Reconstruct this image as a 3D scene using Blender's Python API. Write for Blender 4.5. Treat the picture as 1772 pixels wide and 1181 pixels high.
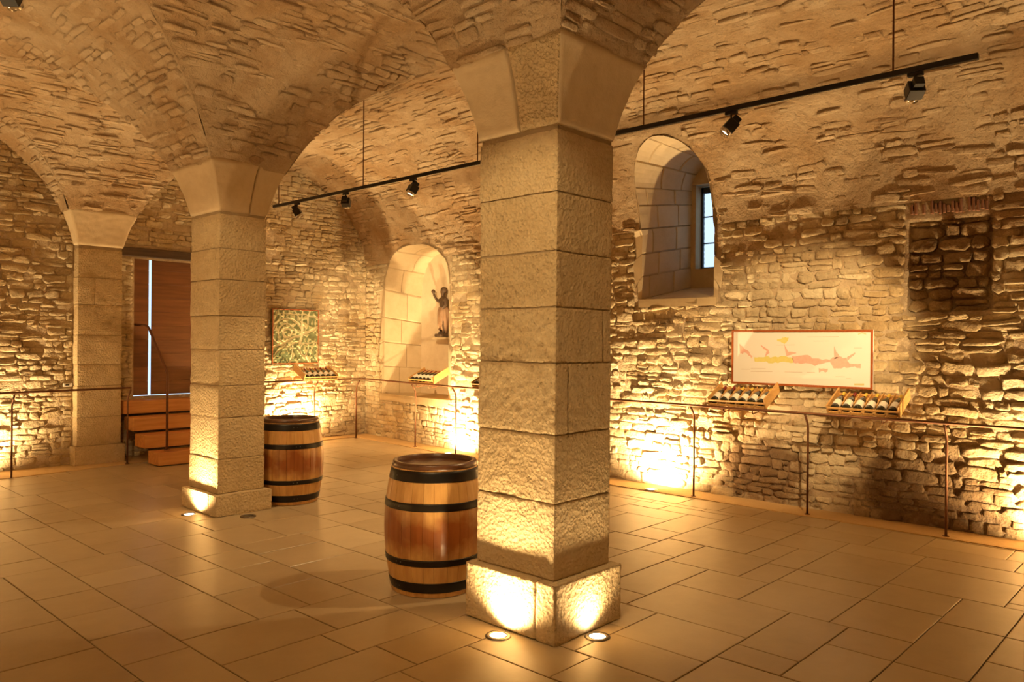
import bpy, math, random
import numpy as np
from mathutils import Vector, Matrix
random.seed(7); RNG = np.random.default_rng(11)
for o in list(bpy.data.objects): bpy.data.objects.remove(o)
S = bpy.context.scene; COL = S.collection
PI = math.pi

# ------------------------------------------------------------------ camera, world, exposure
FPX, CY, EYE = 1350.0, 592.0, 1.7
yaw, roll = math.radians(47.0), math.radians(0.5)
F = np.array([math.sin(yaw), math.cos(yaw), 0.0]); R = np.array([math.cos(yaw), -math.sin(yaw), 0.0]); U = np.array([0, 0, 1.0])
cam_d = bpy.data.cameras.new('camera'); cam = bpy.data.objects.new('camera', cam_d); COL.objects.link(cam)
Rc = R*math.cos(roll) + U*math.sin(roll); Uc = -R*math.sin(roll) + U*math.cos(roll)
M = Matrix(((Rc[0], Uc[0], -F[0], 0), (Rc[1], Uc[1], -F[1], 0), (Rc[2], Uc[2], -F[2], EYE), (0, 0, 0, 1)))
cam.matrix_world = M
cam_d.sensor_width = 36.0; cam_d.lens = FPX/1772*36.0; cam_d.shift_y = (CY-590.5)/1772; cam_d.clip_start = 0.05
S.camera = cam
w = bpy.data.worlds.new('daylight'); S.world = w; w.use_nodes = True
bg = w.node_tree.nodes['Background']; bg.inputs[0].default_value = (0.58, 0.78, 1.0, 1); bg.inputs[1].default_value = 1.45
S.view_settings.view_transform = 'Standard'; S.view_settings.look = 'None'
S.view_settings.gamma = 1.0; S.view_settings.use_curve_mapping = False; S.view_settings.exposure = 0.0
WARM = (1.0, 0.675, 0.315); WARM2 = (1.0, 0.60, 0.27)
WALL_W, PIL_W, TRK_W, FILL_W = 640.0, 190.0, 500.0, 330.0

def project(P):
    P = np.asarray(P, float) - np.array([0, 0, EYE]); d = P@F
    a2 = P@R/d*FPX; b2 = P@U/d*FPX
    a = a2*math.cos(roll)+b2*math.sin(roll); b = -a2*math.sin(roll)+b2*math.cos(roll)
    return 886+a, CY-b, d

# ------------------------------------------------------------------ noise
def _h(ix, iy, iz, seed):
    n = (ix*73856093) ^ (iy*19349663) ^ (iz*83492791) ^ (seed*2654435761 & 0x7fffffff)
    n = (n ^ (n >> 13)) & 0x7fffffff
    n = (n*(n*n % 15731 + 789221) + 1376312589) & 0x7fffffff
    n = (n ^ (n >> 11)) * 1103515245 & 0x7fffffff
    return (n & 0xffff)/65535.0
def vnoise(x, y, z, seed=0):
    x, y, z = np.broadcast_arrays(np.asarray(x, float), np.asarray(y, float), np.asarray(z, float))
    ix, iy, iz = np.floor(x).astype(np.int64), np.floor(y).astype(np.int64), np.floor(z).astype(np.int64)
    fx, fy, fz = x-ix, y-iy, z-iz
    fx = fx*fx*(3-2*fx); fy = fy*fy*(3-2*fy); fz = fz*fz*(3-2*fz)
    r = 0
    for a in (0, 1):
        for b in (0, 1):
            for c in (0, 1):
                r = r + _h(ix+a, iy+b, iz+c, seed)*(fx if a else 1-fx)*(fy if b else 1-fy)*(fz if c else 1-fz)
    return r*2-1
def fbm(P, s, seed=0, o=3):
    r = 0; a = 1.0
    for k in range(o):
        r = r + a*vnoise(P[..., 0]*s, P[..., 1]*s, P[..., 2]*s, seed+k); a *= 0.5; s *= 2.03
    return r

# ------------------------------------------------------------------ mesh helpers
def link(o, parent=None):
    COL.objects.link(o)
    if parent is not None: o.parent = parent
    return o
def mesh(V, Fc, mat, smooth=False, tone=None, name='m'):
    me = bpy.data.meshes.new(name)
    V = np.asarray(V, float).reshape(-1, 3)
    if isinstance(Fc, np.ndarray):
        k = Fc.shape[1]; n = len(Fc)
        me.vertices.add(len(V)); me.vertices.foreach_set('co', V.ravel())
        me.loops.add(n*k); me.loops.foreach_set('vertex_index', Fc.ravel().astype(np.int32))
        me.polygons.add(n); me.polygons.foreach_set('loop_start', np.arange(0, n*k, k, dtype=np.int32))
        me.update(calc_edges=True)
    else:
        me.from_pydata(V.tolist(), [], [list(f) for f in Fc])
    if smooth: me.polygons.foreach_set('use_smooth', [True]*len(me.polygons))
    if mat is not None: me.materials.append(mat)
    if tone is not None:
        at = me.attributes.new('tone', 'FLOAT', 'POINT'); at.data.foreach_set('value', np.asarray(tone, np.float32).ravel())
    return me
def add(name, V, Fc, mat, parent=None, smooth=False, tone=None):
    return link(bpy.data.objects.new(name, mesh(V, Fc, mat, smooth, tone, name)), parent)
def struct(name, V, Fc, mat, parent=None, smooth=False, tone=None):
    o = add(name, V, Fc, mat, parent, smooth, tone); o['kind'] = 'structure'; return o
def thing(name, label, cat, loc=(0, 0, 0), rz=0, group=None):
    o = bpy.data.objects.new(name, None); o.empty_display_size = 0.1; COL.objects.link(o)
    o.location = loc; o.rotation_euler = (0, 0, rz); return tag(o, label, cat, group)
def tag(o, label, cat, group=None):
    o['label'] = label; o['category'] = cat
    if group: o['group'] = group
    return o
class MB:
    def __init__(s): s.v = []; s.f = []
    def put(s, V, Fc):
        b = len(s.v); s.v += [tuple(map(float, p)) for p in V]; s.f += [[i+b for i in f] for f in Fc]; return s
    def box(s, x0, x1, y0, y1, z0, z1, bev=0.0, M=None):
        if bev <= 0:
            V = [(x, y, z) for x in (x0, x1) for y in (y0, y1) for z in (z0, z1)]
            Fc = [(0, 1, 3, 2), (4, 6, 7, 5), (0, 4, 5, 1), (2, 3, 7, 6), (0, 2, 6, 4), (1, 5, 7, 3)]
        else:
            b = min(bev, (x1-x0)*.45, (y1-y0)*.45, (z1-z0)*.45)
            V = []; idx = {}
            for i, x in enumerate((x0, x1)):
                for j, y in enumerate((y0, y1)):
                    for k, z in enumerate((z0, z1)):
                        sx, sy, sz = (b if i == 0 else -b), (b if j == 0 else -b), (b if k == 0 else -b)
                        for a, p in enumerate(((x, y+sy, z+sz), (x+sx, y, z+sz), (x+sx, y+sy, z))):
                            idx[i, j, k, a] = len(V); V.append(p)
            Fc = []
            for i in (0, 1): Fc.append([idx[i, 0, 0, 0], idx[i, 1, 0, 0], idx[i, 1, 1, 0], idx[i, 0, 1, 0]][::(-1 if i == 0 else 1)])
            for j in (0, 1): Fc.append([idx[0, j, 0, 1], idx[1, j, 0, 1], idx[1, j, 1, 1], idx[0, j, 1, 1]][::(1 if j == 0 else -1)])
            for k in (0, 1): Fc.append([idx[0, 0, k, 2], idx[1, 0, k, 2], idx[1, 1, k, 2], idx[0, 1, k, 2]][::(-1 if k == 0 else 1)])
            for i in (0, 1):
                for j in (0, 1):
                    for k in (0, 1): Fc.append([idx[i, j, k, 0], idx[i, j, k, 1], idx[i, j, k, 2]])
            for i in (0, 1):
                for j in (0, 1): Fc.append([idx[i, j, 0, 0], idx[i, j, 0, 1], idx[i, j, 1, 1], idx[i, j, 1, 0]])
            for i in (0, 1):
                for k in (0, 1): Fc.append([idx[i, 0, k, 0], idx[i, 0, k, 2], idx[i, 1, k, 2], idx[i, 1, k, 0]])
            for j in (0, 1):
                for k in (0, 1): Fc.append([idx[0, j, k, 1], idx[0, j, k, 2], idx[1, j, k, 2], idx[1, j, k, 1]])
        if M is not None: V = [tuple(M@Vector(p)) for p in V]
        return s.put(V, Fc)
    def tube(s, pts, r, n=10, cap=True):
        pts = [Vector(p) for p in pts]; rs = r if isinstance(r, (list, tuple)) else [r]*len(pts)
        V = []; Fc = []; up = None
        for i, p in enumerate(pts):
            d = (pts[min(i+1, len(pts)-1)]-pts[max(i-1, 0)]).normalized()
            if up is None:
                up = Vector((0, 0, 1)) if abs(d.z) < .9 else Vector((1, 0, 0))
            a = d.cross(up).normalized(); b = a.cross(d).normalized(); up = b
            for k in range(n):
                t = 2*PI*k/n; V.append(tuple(p+(a*math.cos(t)+b*math.sin(t))*rs[i]))
        for i in range(len(pts)-1):
            for k in range(n):
                Fc.append((i*n+k, i*n+(k+1) % n, (i+1)*n+(k+1) % n, (i+1)*n+k))
        if cap: Fc.append(tuple(range(n))[::-1]); Fc.append(tuple((len(pts)-1)*n+k for k in range(n)))
        return s.put(V, Fc)
    def lathe(s, prof, n=32, M=None, c=(0, 0, 0), a0=0.0, a1=2*PI):
        V = []; Fc = []; full = abs(a1-a0-2*PI) < 1e-6; m = n if full else n+1
        for r, z in prof:
            for k in range(m):
                t = a0+(a1-a0)*k/n; V.append((c[0]+r*math.cos(t), c[1]+r*math.sin(t), c[2]+z))
        for i in range(len(prof)-1):
            for k in range(n):
                k2 = (k+1) % m; Fc.append((i*m+k, i*m+k2, (i+1)*m+k2, (i+1)*m+k))
        if M is not None: V = [tuple(M@Vector(p)) for p in V]
        return s.put(V, Fc)
    def obj(s, name, mat, parent=None, smooth=False):
        return add(name, s.v, s.f, mat, parent, smooth)

# ------------------------------------------------------------------ materials
def mat_new(name):
    m = bpy.data.materials.new(name); m.use_nodes = True; nt = m.node_tree
    return m, nt, nt.nodes['Principled BSDF'], nt.links
def simple(name, col, rough=0.5, metal=0.0, emit=None, strength=0, noise=None, bump=0.0, bscale=60, coat=0):
    m, nt, b, L = mat_new(name)
    b.inputs['Base Color'].default_value = (*col, 1); b.inputs['Roughness'].default_value = rough; b.inputs['Metallic'].default_value = metal
    if coat: b.inputs['Coat Weight'].default_value = coat
    if emit: b.inputs['Emission Color'].default_value = (*emit, 1); b.inputs['Emission Strength'].default_value = strength
    if noise or bump:
        tc = nt.nodes.new('ShaderNodeTexCoord'); nz = nt.nodes.new('ShaderNodeTexNoise'); nz.inputs['Scale'].default_value = bscale; nz.inputs['Detail'].default_value = 6
        L.new(tc.outputs['Object'], nz.inputs['Vector'])
        if noise:
            mx = nt.nodes.new('ShaderNodeMix'); mx.data_type = 'RGBA'; mx.inputs[6].default_value = (*col, 1); mx.inputs[7].default_value = (*noise, 1)
            L.new(nz.outputs['Fac'], mx.inputs[0]); L.new(mx.outputs[2], b.inputs['Base Color'])
        if bump:
            bp = nt.nodes.new('ShaderNodeBump'); bp.inputs['Strength'].default_value = 1; bp.inputs['Distance'].default_value = bump
            L.new(nz.outputs['Fac'], bp.inputs['Height']); L.new(bp.outputs[0], b.inputs['Normal'])
    return m
def ramp(nt, stops):
    r = nt.nodes.new('ShaderNodeValToRGB'); e = r.color_ramp.elements
    while len(e) < len(stops): e.new(0.5)
    for i, (p, c) in enumerate(stops): e[i].position = p; e[i].color = (*c, 1)
    return r
def rock(name, dark, mid, light, bumps, rough=0.9, blotch=None, use_tone=True, patches=None, stretch=(1, 1, 1)):
    """bumps: list of (scale, distance, kind)"""
    m, nt, b, L = mat_new(name); N = nt.nodes.new
    tc = N('ShaderNodeTexCoord'); mp = N('ShaderNodeMapping'); L.new(tc.outputs['Object'], mp.inputs[0]); mp.inputs['Scale'].default_value = stretch
    co = mp.outputs[0]
    rp = ramp(nt, [(0.0, dark), (0.45, mid), (1.0, light)])
    nz = N('ShaderNodeTexNoise'); nz.inputs['Scale'].default_value = 7; nz.inputs['Detail'].default_value = 8; nz.inputs['Roughness'].default_value = .65; L.new(co, nz.inputs['Vector'])
    if use_tone:
        at = N('ShaderNodeAttribute'); at.attribute_name = 'tone'
        mm = N('ShaderNodeMath'); mm.operation = 'MULTIPLY_ADD'; L.new(nz.outputs['Fac'], mm.inputs[0]); mm.inputs[1].default_value = 0.9; mm.inputs[2].default_value = -0.45
        ad = N('ShaderNodeMath'); ad.operation = 'ADD'; L.new(mm.outputs[0], ad.inputs[0]); L.new(at.outputs['Fac'], ad.inputs[1]); fac = ad.outputs[0]
    else: fac = nz.outputs['Fac']
    L.new(fac, rp.inputs[0]); col = rp.outputs[0]
    if blotch:
        n2 = N('ShaderNodeTexNoise'); n2.inputs['Scale'].default_value = 1.3; n2.inputs['Detail'].default_value = 5; L.new(tc.outputs['Object'], n2.inputs['Vector'])
        r2 = ramp(nt, [(0.42, (1, 1, 1)), (0.62, blotch)]); L.new(n2.outputs['Fac'], r2.inputs[0])
        mx = N('ShaderNodeMix'); mx.data_type = 'RGBA'; mx.blend_type = 'MULTIPLY'; mx.inputs[0].default_value = 1; L.new(col, mx.inputs[6]); L.new(r2.outputs[0], mx.inputs[7]); col = mx.outputs[2]
    for (cen, rad, pc) in (patches or []):      # old soot / damp stains with a place of their own
        sb = N('ShaderNodeVectorMath'); sb.operation = 'SUBTRACT'; L.new(tc.outputs['Object'], sb.inputs[0]); sb.inputs[1].default_value = cen
        dv = N('ShaderNodeVectorMath'); dv.operation = 'DIVIDE'; L.new(sb.outputs[0], dv.inputs[0]); dv.inputs[1].default_value = rad
        ln = N('ShaderNodeVectorMath'); ln.operation = 'LENGTH'; L.new(dv.outputs[0], ln.inputs[0])
        n3 = N('ShaderNodeTexNoise'); n3.inputs['Scale'].default_value = 5; n3.inputs['Detail'].default_value = 5; L.new(tc.outputs['Object'], n3.inputs['Vector'])
        a1 = N('ShaderNodeMath'); a1.operation = 'MULTIPLY_ADD'; L.new(n3.outputs['Fac'], a1.inputs[0]); a1.inputs[1].default_value = 1.4; L.new(ln.outputs['Value'], a1.inputs[2])
        r3 = ramp(nt, [(0.0, pc), (1.0, (1, 1, 1))]); r3.color_ramp.elements[0].position = .0
        mr = N('ShaderNodeMapRange'); mr.inputs[1].default_value = 1.35; mr.inputs[2].default_value = 1.8; L.new(a1.outputs[0], mr.inputs[0]); L.new(mr.outputs[0], r3.inputs[0])
        mx = N('ShaderNodeMix'); mx.data_type = 'RGBA'; mx.blend_type = 'MULTIPLY'; mx.inputs[0].default_value = 1; L.new(col, mx.inputs[6]); L.new(r3.outputs[0], mx.inputs[7]); col = mx.outputs[2]
    L.new(col, b.inputs['Base Color']); b.inputs['Roughness'].default_value = rough; b.inputs['Specular IOR Level'].default_value = .25
    prev = None
    for (sc, dist, kind) in bumps:
        if kind == 'n':
            t = N('ShaderNodeTexNoise'); t.inputs['Scale'].default_value = sc; t.inputs['Detail'].default_value = 5; t.inputs['Roughness'].default_value = .6; out = t.outputs['Fac']
        else:
            t = N('ShaderNodeTexVoronoi'); t.inputs['Scale'].default_value = sc; out = t.outputs['Distance']
        L.new(co, t.inputs['Vector'])
        bp = N('ShaderNodeBump'); bp.inputs['Strength'].default_value = 1; bp.inputs['Distance'].default_value = dist
        L.new(out, bp.inputs['Height'])
        if prev: L.new(prev, bp.inputs['Normal'])
        prev = bp.outputs[0]
    if prev: L.new(prev, b.inputs['Normal'])
    return m
STAINS = [((8.0, 3.75, 0.3), (0.6, .55, .42), (.42, .33, .27)), ((8.0, 2.1, 0.30), (0.6, .75, .50), (.40, .33, .28)),
          ((8.05, 1.95, 2.45), (0.35, .42, .48), (.60, .52, .45)), ((8.0, 3.2, 2.75), (0.5, 1.1, .28), (.88, .82, .75)), ((8.0, 1.2, 2.9), (0.5, .7, .35), (.70, .60, .52))]
LS_D, LS_M, LS_L = (.34, .26, .16), (.58, .48, .32), (.74, .65, .47)
M_rubble = rock('rubble_stone', LS_D, LS_M, LS_L, [(16, .026, 'n'), (45, .010, 'n'), (130, .003, 'n')], blotch=(.82, .73, .6), patches=STAINS)
M_mortar = rock('wall_mortar', (.28, .20, .125), (.50, .39, .26), (.66, .55, .40), [(14, .030, 'n'), (80, .006, 'n')], use_tone=False, patches=STAINS)
M_vstone = rock('vault_stone', (.38, .27, .17), (.52, .40, .26), (.64, .52, .37), [(16, .030, 'n'), (50, .010, 'n'), (140, .003, 'n')], blotch=(.85, .76, .65))
M_vmortar = rock('vault_mortar', (.36, .26, .16), (.50, .38, .245), (.62, .50, .35), [(12, .040, 'n'), (45, .012, 'n'), (150, .004, 'n')], use_tone=False, blotch=(.82, .72, .6))
M_ashlar = rock('hammered_limestone', (.50, .37, .20), (.66, .51, .30), (.77, .64, .42), [(42, .013, 'v'), (75, .014, 'n'), (160, .003, 'n')])
M_ashsm = rock('dressed_limestone', (.48, .37, .22), (.61, .49, .32), (.71, .60, .42), [(12, .004, 'n'), (120, .0015, 'n')])
M_joint = rock('joint_mortar', (.26, .19, .115), (.38, .29, .18), (.50, .39, .26), [(60, .006, 'n')], use_tone=False)
M_plaster = rock('smooth_plaster', (.52, .41, .27), (.66, .54, .38), (.76, .66, .50), [(5, .01, 'n'), (80, .001, 'n')], use_tone=False)
M_brick = rock('old_red_brick', (.25, .12, .07), (.42, .23, .13), (.5, .33, .21), [(50, .004, 'n')])
M_tile = rock('floor_limestone', (.37, .28, .165), (.46, .36, .225), (.55, .45, .295), [(2.2, .0012, 'n'), (30, .0005, 'n')], rough=.33, stretch=(.6, .6, .6))
M_tile.node_tree.nodes['Principled BSDF'].inputs['Specular IOR Level'].default_value = .5
M_grout = simple('floor_grout', (.30, .21, .125), .9, bump=.002, bscale=80)
M_strip = simple('sandy_strip', (.50, .33, .15), .8, noise=(.60, .43, .22), bump=.004, bscale=40)
def wood(name, c1, c2, rough=.5, axis=2, scale=3.0, stain=None, coat=0):
    m, nt, b, L = mat_new(name); N = nt.nodes.new
    tc = N('ShaderNodeTexCoord'); mp = N('ShaderNodeMapping'); sc = [14*scale]*3; sc[axis] = 1.2*scale; mp.inputs['Scale'].default_value = sc
    L.new(tc.outputs['Object'], mp.inputs[0]); nz = N('ShaderNodeTexNoise'); nz.inputs['Detail'].default_value = 7; nz.inputs['Scale'].default_value = 1; L.new(mp.outputs[0], nz.inputs['Vector'])
    at = N('ShaderNodeAttribute'); at.attribute_name = 'tone'
    ad = N('ShaderNodeMath'); ad.operation = 'ADD'; L.new(nz.outputs['Fac'], ad.inputs[0]); L.new(at.outputs['Fac'], ad.inputs[1])
    rp = ramp(nt, [(0.25, c1), (0.8, c2)]); L.new(ad.outputs[0], rp.inputs[0]); col = rp.outputs[0]
    if stain:
        n2 = N('ShaderNodeTexNoise'); n2.inputs['Scale'].default_value = 4.5; n2.inputs['Detail'].default_value = 6; L.new(tc.outputs['Object'], n2.inputs['Vector'])
        sp = N('ShaderNodeSeparateXYZ'); L.new(tc.outputs['Object'], sp.inputs[0])
        a = N('ShaderNodeMath'); a.operation = 'SUBTRACT'; L.new(sp.outputs[2], a.inputs[0]); a.inputs[1].default_value = .43
        a2 = N('ShaderNodeMath'); a2.operation = 'ABSOLUTE'; L.new(a.outputs[0], a2.inputs[0])
        a3 = N('ShaderNodeMath'); a3.operation = 'MULTIPLY_ADD'; L.new(n2.outputs['Fac'], a3.inputs[0]); a3.inputs[1].default_value = .45; L.new(a2.outputs[0], a3.inputs[2])
        r2 = ramp(nt, [(0.27, stain), (0.40, (1, 1, 1))]); L.new(a3.outputs[0], r2.inputs[0])
        mx = N('ShaderNodeMix'); mx.data_type = 'RGBA'; mx.blend_type = 'MULTIPLY'; mx.inputs[0].default_value = 1; L.new(col, mx.inputs[6]); L.new(r2.outputs[0], mx.inputs[7]); col = mx.outputs[2]
    L.new(col, b.inputs['Base Color']); b.inputs['Roughness'].default_value = rough; b.inputs['Coat Weight'].default_value = coat; b.inputs['Coat Roughness'].default_value = .25
    bp = N('ShaderNodeBump'); bp.inputs['Distance'].default_value = .0015; L.new(nz.outputs['Fac'], bp.inputs['Height']); L.new(bp.outputs[0], b.inputs['Normal'])
    return m
M_oak = wood('barrel_oak', (.52, .27, .08), (.74, .45, .16), .38, 2, 2.0, stain=(.50, .27, .16), coat=.3)
M_oakdark = wood('barrel_head_oak', (.07, .028, .012), (.15, .06, .025), .35, 0, 2.0, coat=.4)
M_step = wood('step_timber', (.46, .19, .05), (.66, .33, .10), .5, 0, 2.0)
M_door = wood('door_planks', (.15, .056, .017), (.26, .105, .034), .5, 0, 2.0)
M_beam = wood('old_beam', (.05, .03, .018), (.12, .075, .045), .8, 0, 2.0)
M_rackw = wood('rack_pine', (.52, .27, .08), (.78, .48, .18), .55, 1, 4.0)
M_frame = wood('frame_redwood', (.30, .075, .02), (.46, .13, .04), .4, 1, 4.0)
M_hoop = simple('hoop_iron', (.035, .032, .03), .38, .85, bump=.0008, bscale=40)
M_rivet = simple('rivet_iron', (.12, .115, .11), .3, .9)
M_rust = simple('rusty_iron', (.12, .055, .028), .55, .6, noise=(.22, .09, .04), bump=.001, bscale=90)
M_black = simple('black_metal', (.018, .016, .015), .4, .3)
M_chrome = simple('chrome', (.8, .78, .74), .12, 1.0)
M_glow = simple('lamp_glow', (1, 1, 1), .5, emit=(1.0, .82, .55), strength=14)
M_off = simple('unlit_lens', (.04, .035, .03), .15, 0)
M_ring = simple('steel_ring', (.16, .13, .10), .35, .8)
M_glassb = simple('bottle_glass', (.012, .014, .008), .08, 0, coat=1)
M_label = simple('paper_label', (.86, .80, .70), .7)
M_capred = simple('capsule_red', (.20, .018, .015), .35)
M_capyel = simple('capsule_gold', (.75, .52, .08), .35)
M_leadd = simple('window_iron', (.05, .055, .065), .5, .4)
M_white = simple('white_plastic', (.75, .72, .66), .4)

# ------------------------------------------------------------------ room dimensions
P1 = dict(x0=3.40, x1=3.93, y0=2.83, y1=3.45)
P2 = dict(x0=3.56, x1=4.05, y0=7.17, y1=7.78)
P3 = dict(x0=3.63, x1=4.19, y0=11.25, y1=11.65)
P0 = dict(x0=3.40, x1=3.93, y0=-1.55, y1=-0.93)
ZS, HV = 2.92, 1.70
REAR, LEFTX = -3.2, -0.85
CL = 1.35
def wx(y): return 8.0 + np.maximum(0, np.asarray(y, float)-5.8)*0.10
def crr(y): return 6.0 + np.maximum(0, np.asarray(y, float)-5.3)*0.065
def fy(x): return np.where(np.asarray(x, float) < 3.9, 11.42, 11.65)
TH0 = math.radians(9)
def prof(th0, h, n=400):
    th = np.linspace(th0, PI/2, n); s = (math.cos(th0)-np.cos(th))/math.cos(th0); z = h*(np.sin(th)-math.sin(th0))/(1-math.sin(th0)); return s, z
S_P, Z_P = prof(TH0, HV)
S_W, Z_W = prof(math.radians(3), 4.62-3.05)

def surf_normal(fn, u, v, e=0.01):
    du = fn(u+e, v)-fn(u-e, v); dv = fn(u, v+e)-fn(u, v-e); n = np.cross(du, dv)
    return n/np.maximum(1e-9, np.linalg.norm(n, axis=-1, keepdims=True))
class Surf:
    """fn(u,v)->point; allowed(u,v)->bool ; flip makes the normal face the room; v is arc length"""
    def __init__(s, fn, allowed, u0, u1, v0, v1, flip=1): s.fn = fn; s.ok = allowed; s.u0, s.u1, s.v0, s.v1, s.flip = u0, u1, v0, v1, flip
    def n(s, u, v): return surf_normal(s.fn, u, v)*s.flip

# Stones: irregular ten-sided blocks with a raised, tilted face
OCT = np.array([(-1, -.5), (-.8, -1), (0, -1), (.8, -1), (1, -.5), (1, .5), (.8, 1), (0, 1), (-.8, 1), (-1, .5)])
def stones(sf, ch=(.06, .12), wl=(.12, .36), gap=.012, hh=(.008, .03), skip=0.0, rough=.35, seed=0, wob=.02, big=0.0, minw=.05, tilt=.35, tone_f=None):
    rg = np.random.default_rng(seed); out = []
    v = sf.v0
    while v < sf.v1-.02:
        h = rg.uniform(*ch)
        if v+h > sf.v1-.02: h = sf.v1-v
        us = np.arange(sf.u0, sf.u1, .02)
        ok = sf.ok(us, np.full_like(us, v+h*.25)) & sf.ok(us, np.full_like(us, v+h*.75))
        runs = []; st = None
        for i, k in enumerate(ok):
            if k and st is None: st = us[i]
            if (not k) and st is not None: runs.append((st, us[i])); st = None
        if st is not None: runs.append((st, sf.u1))
        for a, b in runs:
            u = a
            while u < b-.03:
                wdt = rg.uniform(*wl)*(1.0 if rg.random() > .25 else .55)
                if rg.random() < big: wdt *= 1.4
                if b-(u+wdt) < minw: wdt = b-u
                if rg.random() >= skip and wdt > .04:
                    split = h > (ch[0]+ch[1])/2 and rg.random() < .28
                    for (vv, hh_) in (((v, h*.5), (v+h*.5, h*.5)) if split else ((v, h),)):
                        out.append((u+wdt/2, vv+hh_/2, wdt/2-gap/2, hh_/2-gap/2, rg.uniform(*hh)))
                u += wdt
        v += h
    A = np.array(out); n = len(A)
    wv = fbm(np.stack([A[:, 0]*.9, A[:, 1]*.9, np.zeros(n)+seed], -1), 1.0, seed, 2)*wob
    jit = rg.uniform(-1, 1, (n, 10, 2))
    ring = OCT[None]+jit*np.array([.10, .22])*rough*2
    rot = rg.normal(0, .05, n)
    t1 = rg.uniform(-tilt, tilt, (n, 2))
    # rings: outer sunk, edge, inner, centre
    Vs = []
    spec = [(1.0, None), (.965, .80), (rg.uniform(.55, .86, (n, 1, 1)), 1.0), (0.0, 1.0)]
    for (sc, hf) in spec:
        pts = ring*sc if not (isinstance(sc, float) and sc == 0) else (rg.uniform(-.2, .2, (n, 1, 2)))
        x = pts[..., 0]*A[:, 2:3]; y = pts[..., 1]*A[:, 3:4]
        u = A[:, 0:1]+x*np.cos(rot)[:, None]-y*np.sin(rot)[:, None]; v_ = A[:, 1:2]+wv[:, None]+y*np.cos(rot)[:, None]+x*np.sin(rot)[:, None]
        if hf is None: h = np.full(u.shape, -.02)
        else: h = A[:, 4:5]*(hf+pts[..., 0]*t1[:, 0:1]*.6+pts[..., 1]*t1[:, 1:2]+rg.uniform(-.22, .22, u.shape))
        P = sf.fn(u, v_)+sf.n(u, v_)*h[..., None]; Vs.append(P)
    V = np.concatenate(Vs, 1)          # n,31,3
    tone = rg.normal(.5, .16, n)
    if tone_f is not None: tone = tone+tone_f(A)
    return V, tone, A
SF = []
for r in range(2):
    for k in range(10):
        SF.append((r*10+k, r*10+(k+1) % 10, (r+1)*10+(k+1) % 10, (r+1)*10+k))
ST3 = [(20+k, 20+(k+1) % 10, 30) for k in range(10)]
TRI = np.array([t for q in SF for t in ((q[0], q[1], q[2]), (q[0], q[2], q[3]))]+ST3)
def occluded(px, d):
    """the two pillars stand in front"""
    return ((px > 826) & (px < 1062) & (d > 4.9)) | ((px > 326) & (px < 468) & (d > 8.6))
def place_stones(parent, groups, mat, name='stone', limit=300):
    """groups: list of (V, tone). The ones that show largest become parts, the rest one stuff part."""
    V = np.concatenate([g[0] for g in groups]); T = np.concatenate([g[1] for g in groups])
    px, py, d = project(V.reshape(-1, 3)); px = px.reshape(V.shape[:2]); py = py.reshape(V.shape[:2]); d = d.reshape(V.shape[:2])
    okv = (d.min(1) > .3) & (px.max(1) > 0) & (px.min(1) < 1772) & (py.max(1) > 0) & (py.min(1) < 1181) & ~occluded(px.mean(1), d.mean(1))
    area = (px.max(1)-px.min(1))*(py.max(1)-py.min(1))*okv
    order = np.argsort(-area); sel = order[:limit]; sel = sel[area[sel] > 60]; rest = np.setdiff1d(np.arange(len(V)), sel)
    for i in sel: add(name, V[i], TRI, mat, parent, False, np.full(31, T[i]))
    if len(rest):
        Fc = (TRI[None]+(np.arange(len(rest))*31)[:, None, None]).reshape(-1, 3)
        o = add('rubble', V[rest].reshape(-1, 3), Fc, mat, parent, False, np.repeat(T[rest], 31)); o['kind'] = 'stuff'
def grid_faces(nu, nv):
    i, j = np.meshgrid(np.arange(nu-1), np.arange(nv-1), indexing='ij'); a = i*nv+j
    return np.stack([a, a+nv, a+nv+1, a+1], -1).reshape(-1, 4)
def sheet(sf_list, res, amp, seed, name, mat, parent=None, snaps=None, keep=None):
    VV = []; FF = []; b = 0
    for (fn, nfn, u, v) in sf_list:
        P = fn(u, v); P = P+nfn(u, v)*(fbm(P, 3.0, seed, 4)*amp)[..., None]
        Fc = grid_faces(*P.shape[:2]); V = P.reshape(-1, 3)
        if snaps:
            for inside, polyline, ax in snaps:
                ins = inside(V); fi = ins[Fc]; kill = fi.sum(1) >= 3
                Fc = Fc[~kill]; mv = np.intersect1d(np.unique(Fc), np.where(ins)[0])
                for q in mv:
                    d = (polyline[:, 0]-V[q, 1])**2+(polyline[:, 1]-V[q, 2])**2; k = d.argmin()
                    V[q, 1], V[q, 2] = polyline[k]
        VV.append(V); FF.append(Fc+b); b += len(V)
    return struct(name, np.concatenate(VV), np.concatenate(FF), mat, parent, True)

# ------------------------------------------------------------------ embrasures (window and statue niche)
def arch_profile(y0, y1, z0, zsp, zap, n=16, p=2.0, nside=6):
    c = (y0+y1)/2; a = (y1-y0)/2; pts = []
    for k in range(nside): pts.append((y1, z0+(zsp-z0)*k/nside))
    for k in range(n+1):
        t = PI*k/n; cc, ss = math.cos(t), math.sin(t)
        pts.append((c+a*math.copysign(abs(cc)**(2/p), cc), zsp+(zap-zsp)*abs(ss)**(2/p)))
    for k in range(1, nside+1): pts.append((y0, zsp-(zsp-z0)*k/nside))
    return np.array(pts)
def in_arch(Y, Z, y0, y1, z0, zsp, zap, p=2.0, m=0.0):
    c = (y0+y1)/2; a = (y1-y0)/2+m
    low = (np.abs(Y-c) < a) & (Z > z0-m) & (Z <= zsp)
    up = (Z > zsp) & (np.abs((Y-c)/a)**p+(np.maximum(0, Z-zsp)/(zap-zsp+m))**p < 1)
    return low | up
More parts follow.
